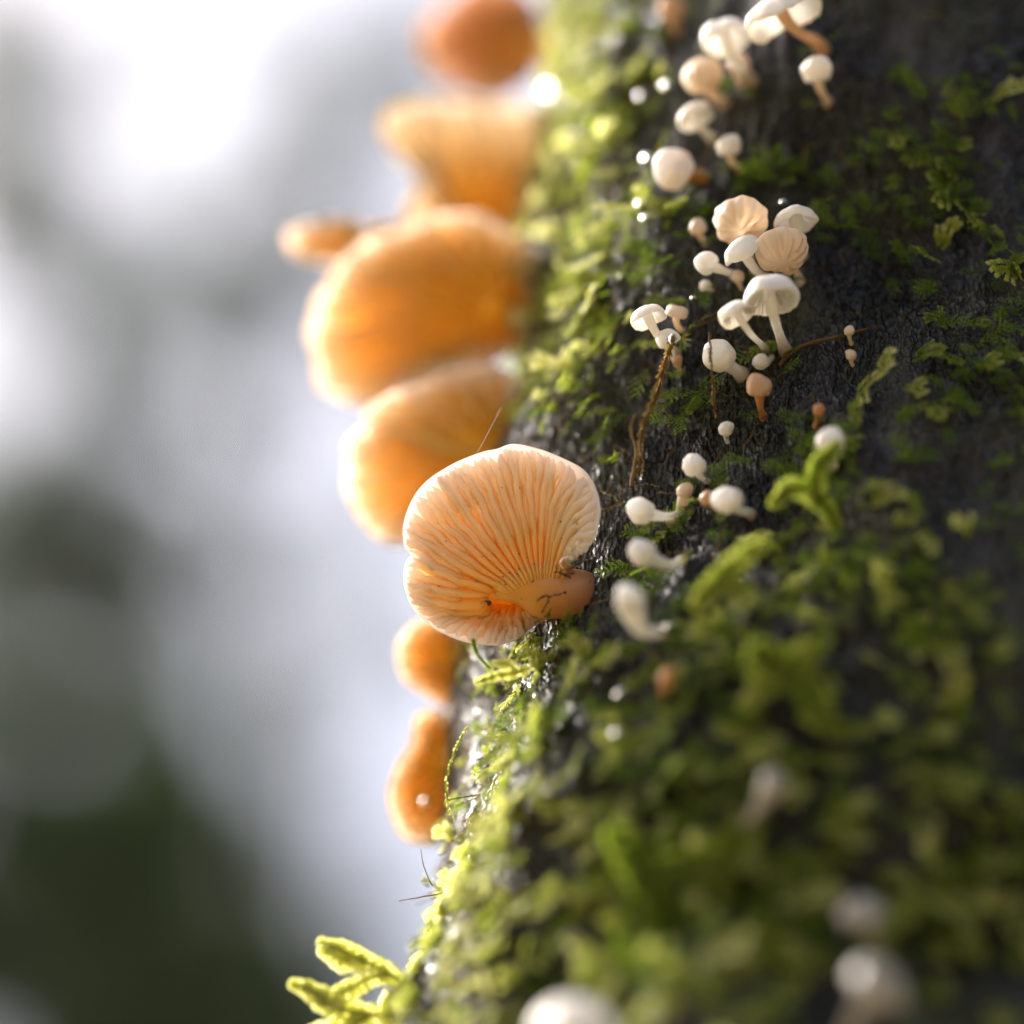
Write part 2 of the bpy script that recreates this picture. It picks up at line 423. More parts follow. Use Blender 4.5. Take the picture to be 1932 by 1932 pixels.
        sd = nz(np.cross(nrm, tng))
        l = (s-s0)/(s1-s0)
        # available width: neighbours start further out
        full = np.clip((s-.38)/.34, 0, 1)
        hw = np.clip(sp_w*(1.14-.52*full), .05, 1.3 if sharp else 3.5)*(1.0 if lvl == 0 else (.95 if lvl == 1 else .7))
        env = np.minimum(1, l/(.09 if lvl == 0 and sharp else .10))*np.clip((1-l)/.22, 0, 1)**.8
        hg = np.minimum(H0, hw*2.4)*env*(1 if lvl == 0 else (.8 if lvl == 1 else .55))*(1+.12*noise(np.stack([s*9, s*0+g, s*0], -1), 1.0))
        hw = hw*np.clip(np.minimum(l/.06+.1, (1-l)/.10+.05), 0, 1)
        lean = .25*noise(np.stack([s*4, s*0+g*3.1, s*0+5], -1), 1.0)
        V = c[:, None]+prof[None, :, :1]*(hw[:, None, None]*sd[:, None])+prof[None, :, 1:]*(hg[:, None, None]*(nrm+sd*lean[:, None])[:, None])
        npf = len(prof); q = grid_quads(nj, npf)
        e = [[j*npf, j*npf+npf-1, (j+1)*npf+npf-1, (j+1)*npf] for j in range(nj-1)]    # floor of the blade
        aa, bb, cc = V.reshape(-1, 3)[q[npf//2, :3]]
        if np.cross(bb-aa, cc-aa)[2] < 0: q = q[:, ::-1]
        else: e = [x_[::-1] for x_ in e]
        obj('gill', V.reshape(-1, 3), q, None, (mats or (M_cap, M_gill))[1], cap, attr={'s': np.repeat(s, npf)})
        kk += 1
    # stem
    if stem:
        pts = crom([p for p, r_, q_ in stem], 28); rad = crom([[r_, q_, 0] for p, r_, q_ in stem], 28)
        T = nz(np.gradient(pts, axis=0)); up = nz(np.cross(A([0, 0, 1.]), T)); wd = np.cross(T, up)
        a = np.linspace(0, 2*np.pi, 40, endpoint=False)
        V = pts[:, None]+np.cos(a)[None, :, None]*up[:, None]*rad[:, None, :1]+np.sin(a)[None, :, None]*wd[:, None]*rad[:, None, 1:2]
        V = V+nz(V-pts[:, None])*(noise(V, 3.5, 8)*.25)[..., None]
        V = V.reshape(-1, 3); q = grid_quads(28, 40, closed_m=True)
        c0 = len(V); V = np.vstack([V, pts[0], pts[-1]])
        t = [((j+1) % 40, j, c0) for j in range(40)]+[(27*40+j, 27*40+(j+1) % 40, c0+1) for j in range(40)]
        obj('stem', V, q[:, ::-1], A(t)[:, ::-1], M_stem, root, attr={'s': np.concatenate([np.repeat(np.linspace(0, 1, 28), 40), [0, 1]])})
    return root

# the sharp mushroom (close-up layout coordinates, w mm)
OFF = 3.0
mp = [  # rim x,y,w   inner x,y,w   control x,y,w
 (1590,1060,1.5, 1400,1190,0.0, 1500,1100,-1), (1720,950,3.0, 1370,1180,.4, 1500,1040,-1), (1775,800,3.0, 1340,1190,.8, 1480,980,-1.5), (1788,640,2.5, 1310,1200,1, 1440,900,-2), (1740,460,1.8, 1285,1200,1, 1400,820,-2.5),
 (1650,335,1.0, 1265,1200,1, 1370,760,-3), (1500,250,.4, 1245,1210,1, 1320,700,-3), (1290,165,0, 1215,1215,1, 1245,650,-3),
 (1060,118,0, 1190,1220,1, 1130,660,-3), (920,160,-.2, 1170,1230,1, 1070,710,-3), (800,185,0, 1150,1240,1, 1010,750,-3), (560,280,0, 1110,1255,1, 850,860,-3),
 (330,430,0, 1070,1270,1, 710,960,-3), (200,600,.3, 1030,1290,1, 630,1030,-3), (132,800,.6, 990,1300,1, 560,1110,-3),
 (135,930,.6, 950,1315,.9, 530,1170,-3), (150,1000,.6, 925,1325,.9, 525,1205,-3), (207,1045,-.4, 905,1335,.8, 540,1230,-3), (155,1110,.2, 890,1340,.7, 510,1270,-3),
 (135,1250,.4, 865,1355,.5, 480,1350,-3), (150,1350,.4, 850,1385,0, 480,1440,-3.4), (185,1450,.2, 850,1405,-1.2, 500,1495,-4.2), (240,1540,0, 855,1420,-2.5, 560,1530,-5.2),
 (330,1620,-.2, 865,1435,-4, 640,1540,-6.2), (440,1700,-.5, 880,1440,-5.2, 730,1545,-7), (660,1785,-1.0, 930,1440,-6, 815,1570,-7.5), (900,1812,-1.5, 990,1440,-6.2, 925,1610,-7.5),
 (1010,1790,-2.0, 1040,1440,-6.2, 1000,1625,-7.2), (1100,1755,-2.6, 1080,1440,-6.2, 1060,1620,-7), (1230,1650,-4, 1180,1440,-6.2, 1170,1560,-6.5),
 (1380,1560,-5, 1250,1400,-6, 1320,1480,-6.5), (1470,1400,-5, 1320,1330,-5, 1400,1370,-6), (1490,1230,-3, 1370,1260,-3, 1430,1240,-4),
]
pairs = [(Q(a, b, c+OFF), Q(d+(70 if k < 18 else 10), e+(75 if k < 16 else 22), f+OFF), Q(g, h, i+OFF)) for k, (a, b, c, d, e, f, g, h, i) in enumerate(mp)]
u = .01793
stem = [(Q(900, 1395, .2+OFF), 25*u, .4), (Q(960, 1385, .2+OFF), 58*u, 1.0), (Q(1060, 1360, 0+OFF), 108*u, 2.0), (Q(1160, 1350, -.4+OFF), 160*u, 2.9), (Q(1260, 1362, -.8+OFF), 205*u, 3.5),
        (Q(1350, 1365, -1.2+OFF), 225*u, 3.9), (Q(1450, 1370, -1.6+OFF), 220*u, 3.9), (Q(1560, 1385, -2.5+OFF), 215*u, 3.9), (Q(1680, 1400, -4+OFF), 215*u, 3.8)]
main = fan('sharp peach-orange mushroom with finely ridged gills, a notched left margin and a folded lower lobe', pairs, Q(1560, 1385, OFF), 31, stem,
           'orange mushrooms along the trunk edge', sharp=True, gill_range=(.01, .86), H0=1.9)

# blurred ones behind
def fan_px(label, rim, origin, w0, depth=4, wr=None, attach=None, ng=36, bulge=5, rs=3.0, tilt=(0, 0), inner_r=18, mats=None):
    ox, oy = origin
    pr = []
    for k, pt in enumerate(rim):
        x, y = pt[:2]; dw = pt[2] if len(pt) > 2 else 0
        w = w0+dw+tilt[0]*(x-ox)*S+tilt[1]*(oy-y)*S
        r = P(x, y, w); d = A([x-ox, y-oy]); L = np.hypot(*d)
        i = P(ox+d[0]/max(L, 1)*min(inner_r, L*.3), oy+d[1]/max(L, 1)*min(inner_r, L*.3), w0+1)
        m = .5*(r+i); m[2] = min(r[2], i[2])-bulge
        pr.append((r, i, m))
    o3 = P(ox, oy, w0)
    ax, ay, aw = attach
    e3 = P(ax, ay, aw)
    st = [(o3+(e3-o3)*f+A([0, 0, -1.5]), rs*(.5+.5*min(1, f*3)), rs*(.5+.4*min(1, f*3))) for f in (0, .2, .45, .75, 1.0)]
    return fan(label, pr, e3, ng, st, 'orange mushrooms along the trunk edge', H0=3.6, thick=2.0, wob=1.2, mats=mats or (M_cap2, M_gill2))

fan_px('broad round orange mushroom with dark brown gill shading, largest of the blurred ones',
  [(690,455),(760,420),(850,398,2),(900,402,2),(960,430,1),(1010,480),(1035,560),(1010,630),(920,690),(850,700),(800,725),(740,752),(680,768),(620,745),(590,700),(578,655),(585,605),(612,540),(650,490)],
  (935, 585), -58, attach=(1090, 600, -62), ng=15, bulge=8)
fan_px('orange mushroom shaped like an upright funnel with a cream centre, above the broad round one',
  [(712,240),(728,208),(800,190),(880,188),(960,195),(1030,200),(1068,240),(1072,330),(1050,420),(1000,468),(900,472),(820,450),(765,405),(788,350),(752,295)],
  (915, 425), -84, attach=(1100, 480, -80), ng=13, bulge=8, tilt=(0, .15), mats=(M_cap4, M_gill4))
fan_px('small tan orange cap edge poking out sideways behind the broad round mushroom',
  [(548,445),(556,478),(600,492),(680,492),(760,475),(820,450),(800,420),(740,425),(680,436),(620,436),(575,428)],
  (800, 452), -72, attach=(1080, 520, -78), ng=12, bulge=3, rs=2.2)
fan_px('reddish brown mushroom at the top, highest on the trunk edge and most blurred',
  [(798,85),(812,35),(860,-10),(930,-35),(1000,-10),(1030,70),(1005,150),(945,186),(885,182),(830,145)],
  (1000, 95), -112, attach=(1130, 60, -98), ng=12, bulge=6, mats=(M_cap3, M_gill3))
fan_px('two-lobed orange mushroom tucked right behind the sharp mushroom',
  [(652,885),(662,835,-1),(700,800,-3),(690,775,2),(760,738,2),(830,702,1),(890,690),(960,702),(1000,750),(1015,830),(985,900),(900,965),(850,1005),(790,1025),(720,1010),(668,960)],
  (965, 870), -42, attach=(1090, 880, -38), ng=14, bulge=7)
fan_px('small smooth orange mushroom just below the sharp mushroom',
  [(750,1235),(760,1195),(800,1168),(860,1178),(905,1220),(905,1300),(860,1335),(800,1315),(762,1280)],
  (885, 1250), -34, attach=(985, 1265, -26), ng=12, bulge=5, rs=2.6)
fan_px('lowest orange mushroom, narrow and upright beside the pale moss strand',
  [(733,1505),(745,1450),(775,1400),(782,1352),(820,1342),(865,1380),(872,1480),(855,1560),(820,1592),(770,1582),(742,1552)],
  (852, 1440), -32, attach=(945, 1450, -26), ng=12, bulge=5, rs=2.6)

# where moss grows on the bark (patches in layout coordinates: x, y, rx, ry, weight, share of lobed liverwort)
PATCH = [(1100,60,110,150,2.0,.25),(1085,330,80,160,2.4,.25),(1170,460,110,50,1.9,.1),(1085,600,90,110,1.9,.2),(1040,720,60,80,1.6,.1),(1120,760,50,45,.8,0),(1090,860,50,60,.55,0),
 (1170,200,60,110,1.5,.2),(1480,322,70,24,3.6,0),(1330,392,40,20,2.8,0),(1590,385,40,18,2.5,0),(1325,742,42,20,4,0),(1387,655,12,9,5,0),(1240,330,40,40,.5,0),(1320,262,34,16,2.5,0),
 (1290,50,60,60,.7,0),(1195,690,40,30,.5,0),(1290,560,40,22,.5,0),
 (1010,1250,90,60,1.8,.3),(965,1370,70,80,1.4,.25),(1050,1400,70,70,1.4,.3),(1095,1205,60,40,.9,.1),(1260,1005,45,18,2.4,0),(1220,1092,36,18,2.4,0),(1400,1060,80,50,1.5,.2),(1545,900,70,90,2.4,.1),(1520,1130,120,80,1.6,.2),
 (1500,1280,140,90,1.6,.25),(1290,1400,160,120,1.2,.35),(945,1510,60,120,1.2,.3),(1000,1620,130,100,1.3,.5),(890,1740,80,100,1.2,.5),(790,1870,110,100,1.2,.6),(1200,1700,220,180,1.3,.35),(1450,1650,220,200,1.2,.35),(1100,1880,250,100,1.1,.5),
 (1800,1080,190,230,1.3,.25),(1820,1600,200,280,1.1,.35),(1790,320,110,160,1.8,.1),(1850,650,110,140,2.0,.15),(1640,300,60,30,2,0),(1640,430,50,30,1.5,0),(1230,420,80,60,1.5,.1),(1180,640,70,50,1.6,.1),(1290,470,50,40,1.3,0),(1150,820,60,60,1.2,0),(1160,1230,80,50,1.3,.2),(1330,1180,70,60,1.3,.2)]
# ------------------------------------------------------------------ small pale mushrooms
def frame_of(ax):
    ax = nz(ax); e = A([0, 0, 1.]) if abs(ax[2]) < .9 else A([1., 0, 0])
    x = nz(np.cross(e, ax)); y = np.cross(ax, x); return x, y, ax

def small(label, px, py, r, ax, bx, by, kind='hemi', mat=None, tw=5.0, h=.75, sr=.22, smat=None, gills=0, stem=True, group='small pale mushrooms on the bark', bend=.5, base_w=None):
    mat = mat or M_white; smat = smat or (M_wstem if mat is M_white else mat); PATCH.append((bx, by, 15, 11, 2.6, 0))
    hp, hth, ht, ok = hit(bx, by)
    nrm = trunk_n(hth)
    if base_w is not None: hp = P(bx, by, base_w)
    w = hp[2]+tw
    R_ = r*S*(D-w)/D
    X, Y, Z = frame_of(ax)
    org = P(px, py, w)-Z*h*R_*.42
    root = thing('small_mushroom', hp, label, 'mushroom', group)
    seed = random.uniform(0, 99)
    # profile: outer dome from apex to rim, rolled margin, underside back to the stalk
    a = np.linspace(0, np.pi/2, 16)
    if kind == 'ball':
        a = np.linspace(0, 2.35, 20); o = np.stack([np.sin(a), (np.cos(a)+.2)*h*1.08], -1)
        inn = A([(.56, -.52*h), (.42, -.3*h), (.25, .2*h), (0.0, .35*h)])
    elif kind == 'flat':
        o = np.stack([np.sin(a), np.cos(a)**.8*h], -1)
        inn = A([(.99, -.07), (.93, -.09), (.85, .02), (.6, h*.45), (.3, h*.6), (0, h*.62)])
    elif kind == 'bell':
        o = np.stack([np.sin(a)**1.25, np.cos(a)**.9*h], -1); o[-3:, 0] *= A([1.0, 1.03, 1.06])
        inn = A([(1.03, -.05), (.95, -.03), (.8, h*.25), (.5, h*.62), (.2, h*.8), (0, h*.82)])
    elif kind == 'shell':
        o = np.stack([np.sin(a), np.cos(a)*h], -1)
        inn = A([(.985, -.03), (.93, .04), (.84, h*.42), (.6, h*.74), (.3, h*.88), (0, h*.90)])
    else:
        o = np.stack([np.sin(a), np.cos(a)*h], -1)
        inn = A([(1.0, -.10), (.94, -.15), (.86, -.08), (.76, h*.18), (.5, h*.5), (.25, h*.6), (0, h*.62)])
    pr = np.vstack([o, inn]); m = len(pr); n = 88 if kind == 'shell' else (64 if r > 20 else 28)
    an = np.linspace(0, 2*np.pi, n, endpoint=False)
    rr = pr[:, 0][None]*np.ones((n, 1)); zz = pr[:, 1][None]*np.ones((n, 1))
    ca, sa = np.cos(an)[:, None], np.sin(an)[:, None]
    nn = noise(np.stack([ca*1.1+0*rr, sa*1.1+0*rr, rr*.8+zz], -1), 1.0, seed)
    ir = .26 if kind != 'ball' else .32
    if kind == 'ball': h = h*random.uniform(.88, 1.14)
    zz = zz+nn*ir*rr**2*.9; rr = rr*(1+nn*ir*.8)
    if kind in ('hemi', 'bell', 'flat'):
        rib = np.cos(an*17+seed+2*np.sin(an*3))[:, None]; zz = zz-.018*rr*(1-rib)*np.clip(pr[:, 0][None]*1.6-.5, 0, 1)
        zz = zz+.07*np.sin(an*3+seed)[:, None]*rr**3
    if kind == 'shell':
        rib = np.cos(an*11+seed)[:, None]; rr = rr*(1+.03*rib*pr[:, 0][None]**1.5+.02*np.sin(an*5+seed)[:, None]); zz = zz-.03*rr*(1-rib)*.5
    shx, shy = random.uniform(-.22, .22), random.uniform(-.22, .22)
    if kind == 'ball': rr = rr*(1-random.uniform(-.05, .16)*zz)
    V = org+R_*(shx*zz*np.abs(zz))[..., None]*X+R_*(shy*zz*np.abs(zz))[..., None]*Y+R_*(rr*ca)[..., None]*X+R_*(rr*sa)[..., None]*Y+R_*zz[..., None]*Z
    V = V+nz(V-org)*(noise(V, R_*.5, seed)*R_*.09)[..., None]
    q = grid_quads(n, m, closed_n=True)
    sv = np.tile(np.clip(pr[:, 0], 0, 1), (n, 1)).ravel()
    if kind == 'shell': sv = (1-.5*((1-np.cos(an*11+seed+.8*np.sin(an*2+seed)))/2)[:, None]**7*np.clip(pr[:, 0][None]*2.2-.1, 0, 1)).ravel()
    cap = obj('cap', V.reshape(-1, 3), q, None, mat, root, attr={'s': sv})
    if gills:
        Vs, Qs, k0 = [], [], 0
        for g in range(gills):
            an_ = 2*math.pi*g/gills+random.uniform(-.05, .05); d = X*math.cos(an_)+Y*math.sin(an_); sd = -X*math.sin(an_)+Y*math.cos(an_)
            rs = np.linspace(.14 if g % 2 == 0 else .5, .9, 8)
            top = np.interp(rs, inn[::-1, 0], inn[::-1, 1])+.04
            dep = (.26 if kind != 'shell' else .16)*h*np.sin(np.clip((rs-.05)/.9, 0, 1)*np.pi)**.7+.05
            tk = .028 if kind != 'shell' else .04
            for s_ in (-1, 1):
                pass
            row = []
            for rs_, tp, dp in zip(rs, top, dep):
                c = org+R_*(d*rs_+Z*tp); b = org+R_*(d*rs_+Z*(tp-dp))
                row.append([c+sd*tk*R_, b, c-sd*tk*R_])
            row = A(row); Vs.append(row.reshape(-1, 3)); Qs.append(grid_quads(8, 3, closed_m=True)+k0); k0 += 24
        go = obj('gills', np.vstack(Vs), np.vstack(Qs), None, mat, cap, attr={'s': np.full(k0, .5)}); go['kind'] = 'stuff'
    if stem:
        base = hp-nrm*.6; L = np.linalg.norm(base-org)
        pth = bez(org+Z*h*R_*.5, org-Z*L*bend, base+nrm*L*.3, base, 22)
        t = np.linspace(0, 1, 22); rad = sr*R_*(1.15-.35*np.sin(t*np.pi)+.35*np.clip((t-.75)*4, 0, 1)*.6)
        if kind == 'ball': rad = rad*(1+.55*np.exp(-np.maximum(t-.12, 0)/.16))
        rad = rad*(1+.10*noise(np.stack([t*6, t*0+seed, t*0], -1), 1))
        Vt, qt, tt = tube(pth, rad, 16)
        obj('stem', Vt, qt, tt, smat, root, attr={'s': np.concatenate([np.repeat(t, 16), [0, 1]])})
    return root

UP = (0, .83, -.56)
# --- the sharp cluster
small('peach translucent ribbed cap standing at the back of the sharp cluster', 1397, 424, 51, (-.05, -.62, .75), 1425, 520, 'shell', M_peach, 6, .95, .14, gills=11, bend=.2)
small('white cap with a short pale stem beside the yellow mossy twig, cluster back', 1500, 408, 43, (-.12, .92, -.32), 1508, 480, 'hemi', M_white, 6, .62, .30)
small('white bell-shaped cap tilted sideways between the two peach ribbed caps', 1398, 466, 40, (-.45, .85, .15), 1450, 530, 'bell', M_white, 9, .85, .26)
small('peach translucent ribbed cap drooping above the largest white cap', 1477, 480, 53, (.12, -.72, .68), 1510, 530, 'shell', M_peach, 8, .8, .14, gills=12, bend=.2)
small('little white button with a stubby side stem left of the bell-shaped cap', 1330, 494, 23, (-.85, .5, -.1), 1385, 520, 'ball', M_white, 5, .95, .36)
small('largest white cap with open gills and a long curved stem in the sharp cluster', 1450, 548, 54, (-.12, .86, -.48), 1482, 662, 'hemi', M_white, 12, .8, .20, gills=30, bend=.35)
small('white cap with a long slanting stem crossing below the largest white cap', 1387, 586, 35, (-.42, .80, -.38), 1446, 664, 'hemi', M_white, 13, .78, .20, gills=22, bend=.4)
small('small white ball tucked under the little white button', 1330, 537, 12, (-.3, .8, 0), 1345, 545, 'ball', M_white, 2, .9, .3)
small('stubby cream pin between the white button and the slanting-stem cap', 1392, 520, 12, (-.2, .9, .2), 1400, 545, 'ball', M_cream, 3, 1.0, .4)
# --- the left pair
small('white cap with a thick stem at the left pair by the dewy strand', 1220, 592, 34, (-.32, .88, -.35), 1272, 665, 'hemi', M_white, 6, .75, .27, bend=.4)
small('flat yellowish tan cap leaning behind the white pair', 1277, 586, 23, (.1, .8, .35), 1290, 625, 'flat', M_cream, 4, .55, .3)
small('round white cap half hidden behind the dewy strand', 1257, 634, 23, (-.3, .75, .45), 1280, 690, 'hemi', M_white, 5, .95, .3)
small('peach stub of a mushroom below the round white cap', 1277, 678, 10, (-.2, .9, .3), 1284, 702, 'ball', M_tan, 2, .9, .5)
small('bent white mushroom behind the thin upright moss strand', 1354, 668, 30, (-.55, .6, .45), 1396, 704, 'ball', M_white, 5, .95, .45)
small('tiny white cap at the foot of the two long stems', 1434, 680, 16, (-.5, .6, .4), 1455, 672, 'ball', M_white, 3, .9, .4)
small('tan pointed button on an orange stalk below the sharp cluster', 1432, 724, 25, (-.05, .95, .2), 1440, 785, 'ball', M_tan, 5, .9, .30, smat=M_rust)
small('tiny white pin above the grey bark hollow', 1370, 806, 15, (0, .95, .3), 1374, 835, 'ball', M_white, 3, .95, .35)
small('orange stub between the bark and the bright moss tuft', 1545, 772, 12, (0, .9, .3), 1540, 800, 'ball', M_rust, 3, 1.0, .5)
small('white button rising behind the bright green moss tuft', 1567, 828, 27, (-.1, .9, .2), 1572, 880, 'ball', M_white, 6, .95, .4)
# --- lower slope
small('round white pin with a short stem, uppermost above the curved-stem pair', 1308, 874, 22, (-.4, .85, .3), 1334, 908, 'ball', M_white, 4, .95, .32)
small('small cream pin standing on a curved stalk', 1293, 922, 16, (.15, .95, .2), 1262, 985, 'ball', M_cream, 5, .95, .42, bend=.9)
small('white button on a long stem that curls sideways', 1204, 962, 26, (-.8, .35, .3), 1300, 960, 'ball', M_white, 6, .95, .30, bend=.7)
small('white cap with a tapering stem beside a tan pin', 1370, 938, 28, (-.55, .7, .35), 1415, 968, 'ball', M_white, 6, .95, .35)
small('tan pin pressed against the white tapering-stem cap', 1333, 938, 16, (-.4, .8, .3), 1355, 962, 'ball', M_tan, 3, .95, .45)
small('white button whose stem points away sideways, below the curled-stem button', 1208, 1040, 27, (-.75, .5, .3), 1290, 1058, 'ball', M_white, 8, .95, .34, bend=.7)
small('tall white club-shaped mushroom with a thick bent stem', 1188, 1128, 27, (-.2, .95, .2), 1256, 1196, 'ball', M_white, 10, 1.15, .55, bend=.6)
small('blurred orange stub among the lower moss', 1262, 1275, 18, (.2, .9, .2), 1250, 1310, 'ball', M_rust, 4, 1.2, .5)
small('pale blurred pin leaning in the dark lower moss', 1462, 1475, 27, (.4, .8, .2), 1410, 1570, 'ball', M_dull, 8, .9, .5)
small('big out-of-focus white cap low on the trunk', 1080, 1922, 82, (-.05, .95, -.1), 1110, 2010, 'hemi', M_white, 7, .85, .25)
small('out-of-focus dull tan cap above the leaning grey mushroom', 1625, 1715, 45, (-.2, .9, .2), 1660, 1790, 'hemi', M_dull, 8, .8, .3)
small('out-of-focus leaning grey mushroom low in the moss', 1665, 1850, 62, (.5, .8, .1), 1580, 1990, 'hemi', M_dull, 9, .9, .34)
small('tiny white pin above the rusty root', 1602, 622, 10, (0, .9, .3), 1606, 645, 'ball', M_cream, 2, .95, .4)
small('tiny tan pin below the rusty root', 1606, 668, 11, (0, .9, .3), 1610, 690, 'ball', M_cream, 2, .95, .4)
# --- upper slope, behind the focus
small('wide white cap with a tan stalk, highest on the bark', 1472, 18, 72, (-.35, .85, -.2), 1550, 92, 'bell', M_white, 12, .62, .17, smat=M_tan, bend=.3)
small('large white domed cap with a pale underside above the tan button', 1367, 62, 47, (-.15, .8, -.4), 1415, 150, 'hemi', M_white, 8, .85, .24)
small('small tan pin beside the large white domed cap', 1396, 116, 21, (.1, .95, 0), 1400, 160, 'ball', M_cream, 4, .95, .4)
small('tan-tinged white button above the gilled cap', 1322, 138, 37, (-.35, .85, -.1), 1364, 192, 'ball', M_cream, 7, .9, .32)
small('white cap turned to show a tan underside over bright moss', 1308, 214, 36, (-.35, .8, -.45), 1345, 262, 'hemi', M_white, 6, .65, .25, gills=20)
small('white button alone on bare dark bark', 1540, 128, 28, (-.1, .95, .1), 1562, 192, 'ball', M_white, 6, .9, .28, smat=M_cream)
small('white pin between the bark and the feathery moss mound', 1374, 272, 23, (-.1, .95, .1), 1394, 318, 'ball', M_white, 5, .9, .3, smat=M_cream)
small('white cap with an orange-brown side facing the bark', 1264, 315, 40, (-.75, .45, .25), 1318, 335, 'ball', M_white, 7, .95, .36, smat=M_rust)
small('greyish pin in moss left of the peach ribbed cap', 1316, 425, 18, (-.2, .9, .1), 1330, 455, 'ball', M_cream, 3, .9, .4)
small('blurred tan pin at the top edge above mossy bark', 1266, 12, 26, (-.1, .9, 0), 1280, 60, 'ball', M_tan, 5, .9, .4)

# ------------------------------------------------------------------ moss
def leaf_tri(p, d, n, L, wdt, cup=.15):
    """pointed leaf as 4 tris: base, two sides, tip, raised midrib"""
    s = np.cross(n, d); s = s/np.linalg.norm(s)
    m = p+d*L*.42-n*L*cup*.5
    V = [p, m+s*wdt*.5+n*L*cup, m-s*wdt*.5+n*L*cup, p+d*L+n*L*cup*.6]
    return V, [(0, 3, 1), (0, 2, 3)]

def proto_feather(seed, nb=13, length=6.0, leafL=.52, spread=.95):
    r = random.Random(seed); V, T, tint = [], [], []
    def add(v, t, c):
        k = len(V); V.extend(v); T.extend([tuple(x+k for x in f) for f in t]); tint.extend([c]*len(v))
    curve = r.uniform(.05, .16); bendy = r.uniform(-.1, .1)
    def axis(s): return A([s*length*math.cos(curve*s), bendy*length*s*s, length*(.34*s-.34*s*s)+.15])
    def strand(fn, L, n, leaf, c):
        prev = fn(0)
        for i in range(n):
            s = (i+.5)/n; p = fn(s); d = fn(min(1, s+.05))-fn(max(0, s-.05)); d = d/np.linalg.norm(d)
            nn = A([0, 0, 1.])
            for sg in (-1, 1):
                sd = np.cross(nn, d); dd = d*.75+sd*sg*r.uniform(.45, .85)+nn*r.uniform(-.25, .45); dd = dd/np.linalg.norm(dd)
                nv = nn-dd*(nn@dd); nv = nv/np.linalg.norm(nv)
                v, t = leaf_tri(p, dd, nv, leaf*(1-.35*s)*r.uniform(.8, 1.2), leaf*.42, .12); add(v, t, c+r.uniform(-.08, .08)+.12*s)
        for i in range(2):
            a, b = fn(i/2), fn((i+1)/2); w = .09*(1-.5*i/2)*max(L/6, .35)
            add([a+A([0, w, 0]), a-A([0, w, 0]), b, a+A([0, 0, w])], [(0, 1, 2), (1, 3, 2), (3, 0, 2)], c-.35)
    strand(axis, length, 12, leafL, .5)
    for b in range(nb):
        s0 = .12+.8*b/nb; p0 = axis(s0); sg = 1 if b % 2 else -1
        bl = length*.34*math.sin(math.pi*(.18+.75*s0))*r.uniform(.7, 1.2); ang = r.uniform(.6, 1.1)*spread
        dirb = A([math.cos(ang), sg*math.sin(ang), r.uniform(-.05, .35)]); dirb = dirb/np.linalg.norm(dirb)
        fn = lambda s, p0=p0, dirb=dirb, bl=bl: p0+dirb*bl*s+A([0, 0, -.12*bl*s*s])
        strand(fn, bl, 6, leafL*.78, .58)
    return A(V), A(T), A(tint)

def proto_lobe(seed, length=8.0, lw=1.5, forks=2):
    r = random.Random(seed); V, T, tint = [], [], []
    def add(v, t, c):
        k = len(V); V.extend(v); T.extend([tuple(x+k for x in f) for f in t]); tint.extend([c]*len(v))
    def shoot(p0, ang, L, lift):
        n = int(L/(lw*.42)); d0 = A([math.cos(ang), math.sin(ang), lift]); turn = r.uniform(-.5, .5)
        p = p0.copy()
        for i in range(n):
            s = i/n; a = ang+turn*s; d = A([math.cos(a), math.sin(a), lift-.45*s]); d = d/np.linalg.norm(d)
            sd = A([-math.sin(a), math.cos(a), 0]); nn = np.cross(d, sd)
            for sg in (-1, 1):
                q = p+sd*sg*lw*.1; dd = sd*sg*.85+d*.55+nn*r.uniform(-.2, .3); dd = dd/np.linalg.norm(dd); ss = np.cross(nn, dd); ss = ss/np.linalg.norm(ss)
                Lf = lw*(1-.3*s)*r.uniform(.8, 1.1)*(.75 if i == 0 else 1)
                ring = [q+dd*Lf*(.5-.5*math.cos(t_))+ss*Lf*.42*math.sin(t_)+nn*Lf*(.16*math.sin(t_)**2-.12*(.5-.5*math.cos(t_))) for t_ in np.linspace(0, 2*math.pi, 7)[:-1]]
                cen = q+dd*Lf*.5-nn*Lf*.06
                add(ring+[cen], [(6, j, (j+1) % 6) for j in range(6)], .45+.35*s+r.uniform(-.1, .1))
            p = p+d*lw*.42
            if i == n*2//3 and forks and L > length*.6:
                shoot(p, a+r.choice((-1, 1))*r.uniform(.5, .9), L*.45, lift)
    shoot(A([0, 0, .2]), 0, length, .35)
    if forks > 1: shoot(A([length*.15, 0, .4]), r.choice((-1, 1))*.8, length*.6, .4)
    return A(V), A(T), A(tint)

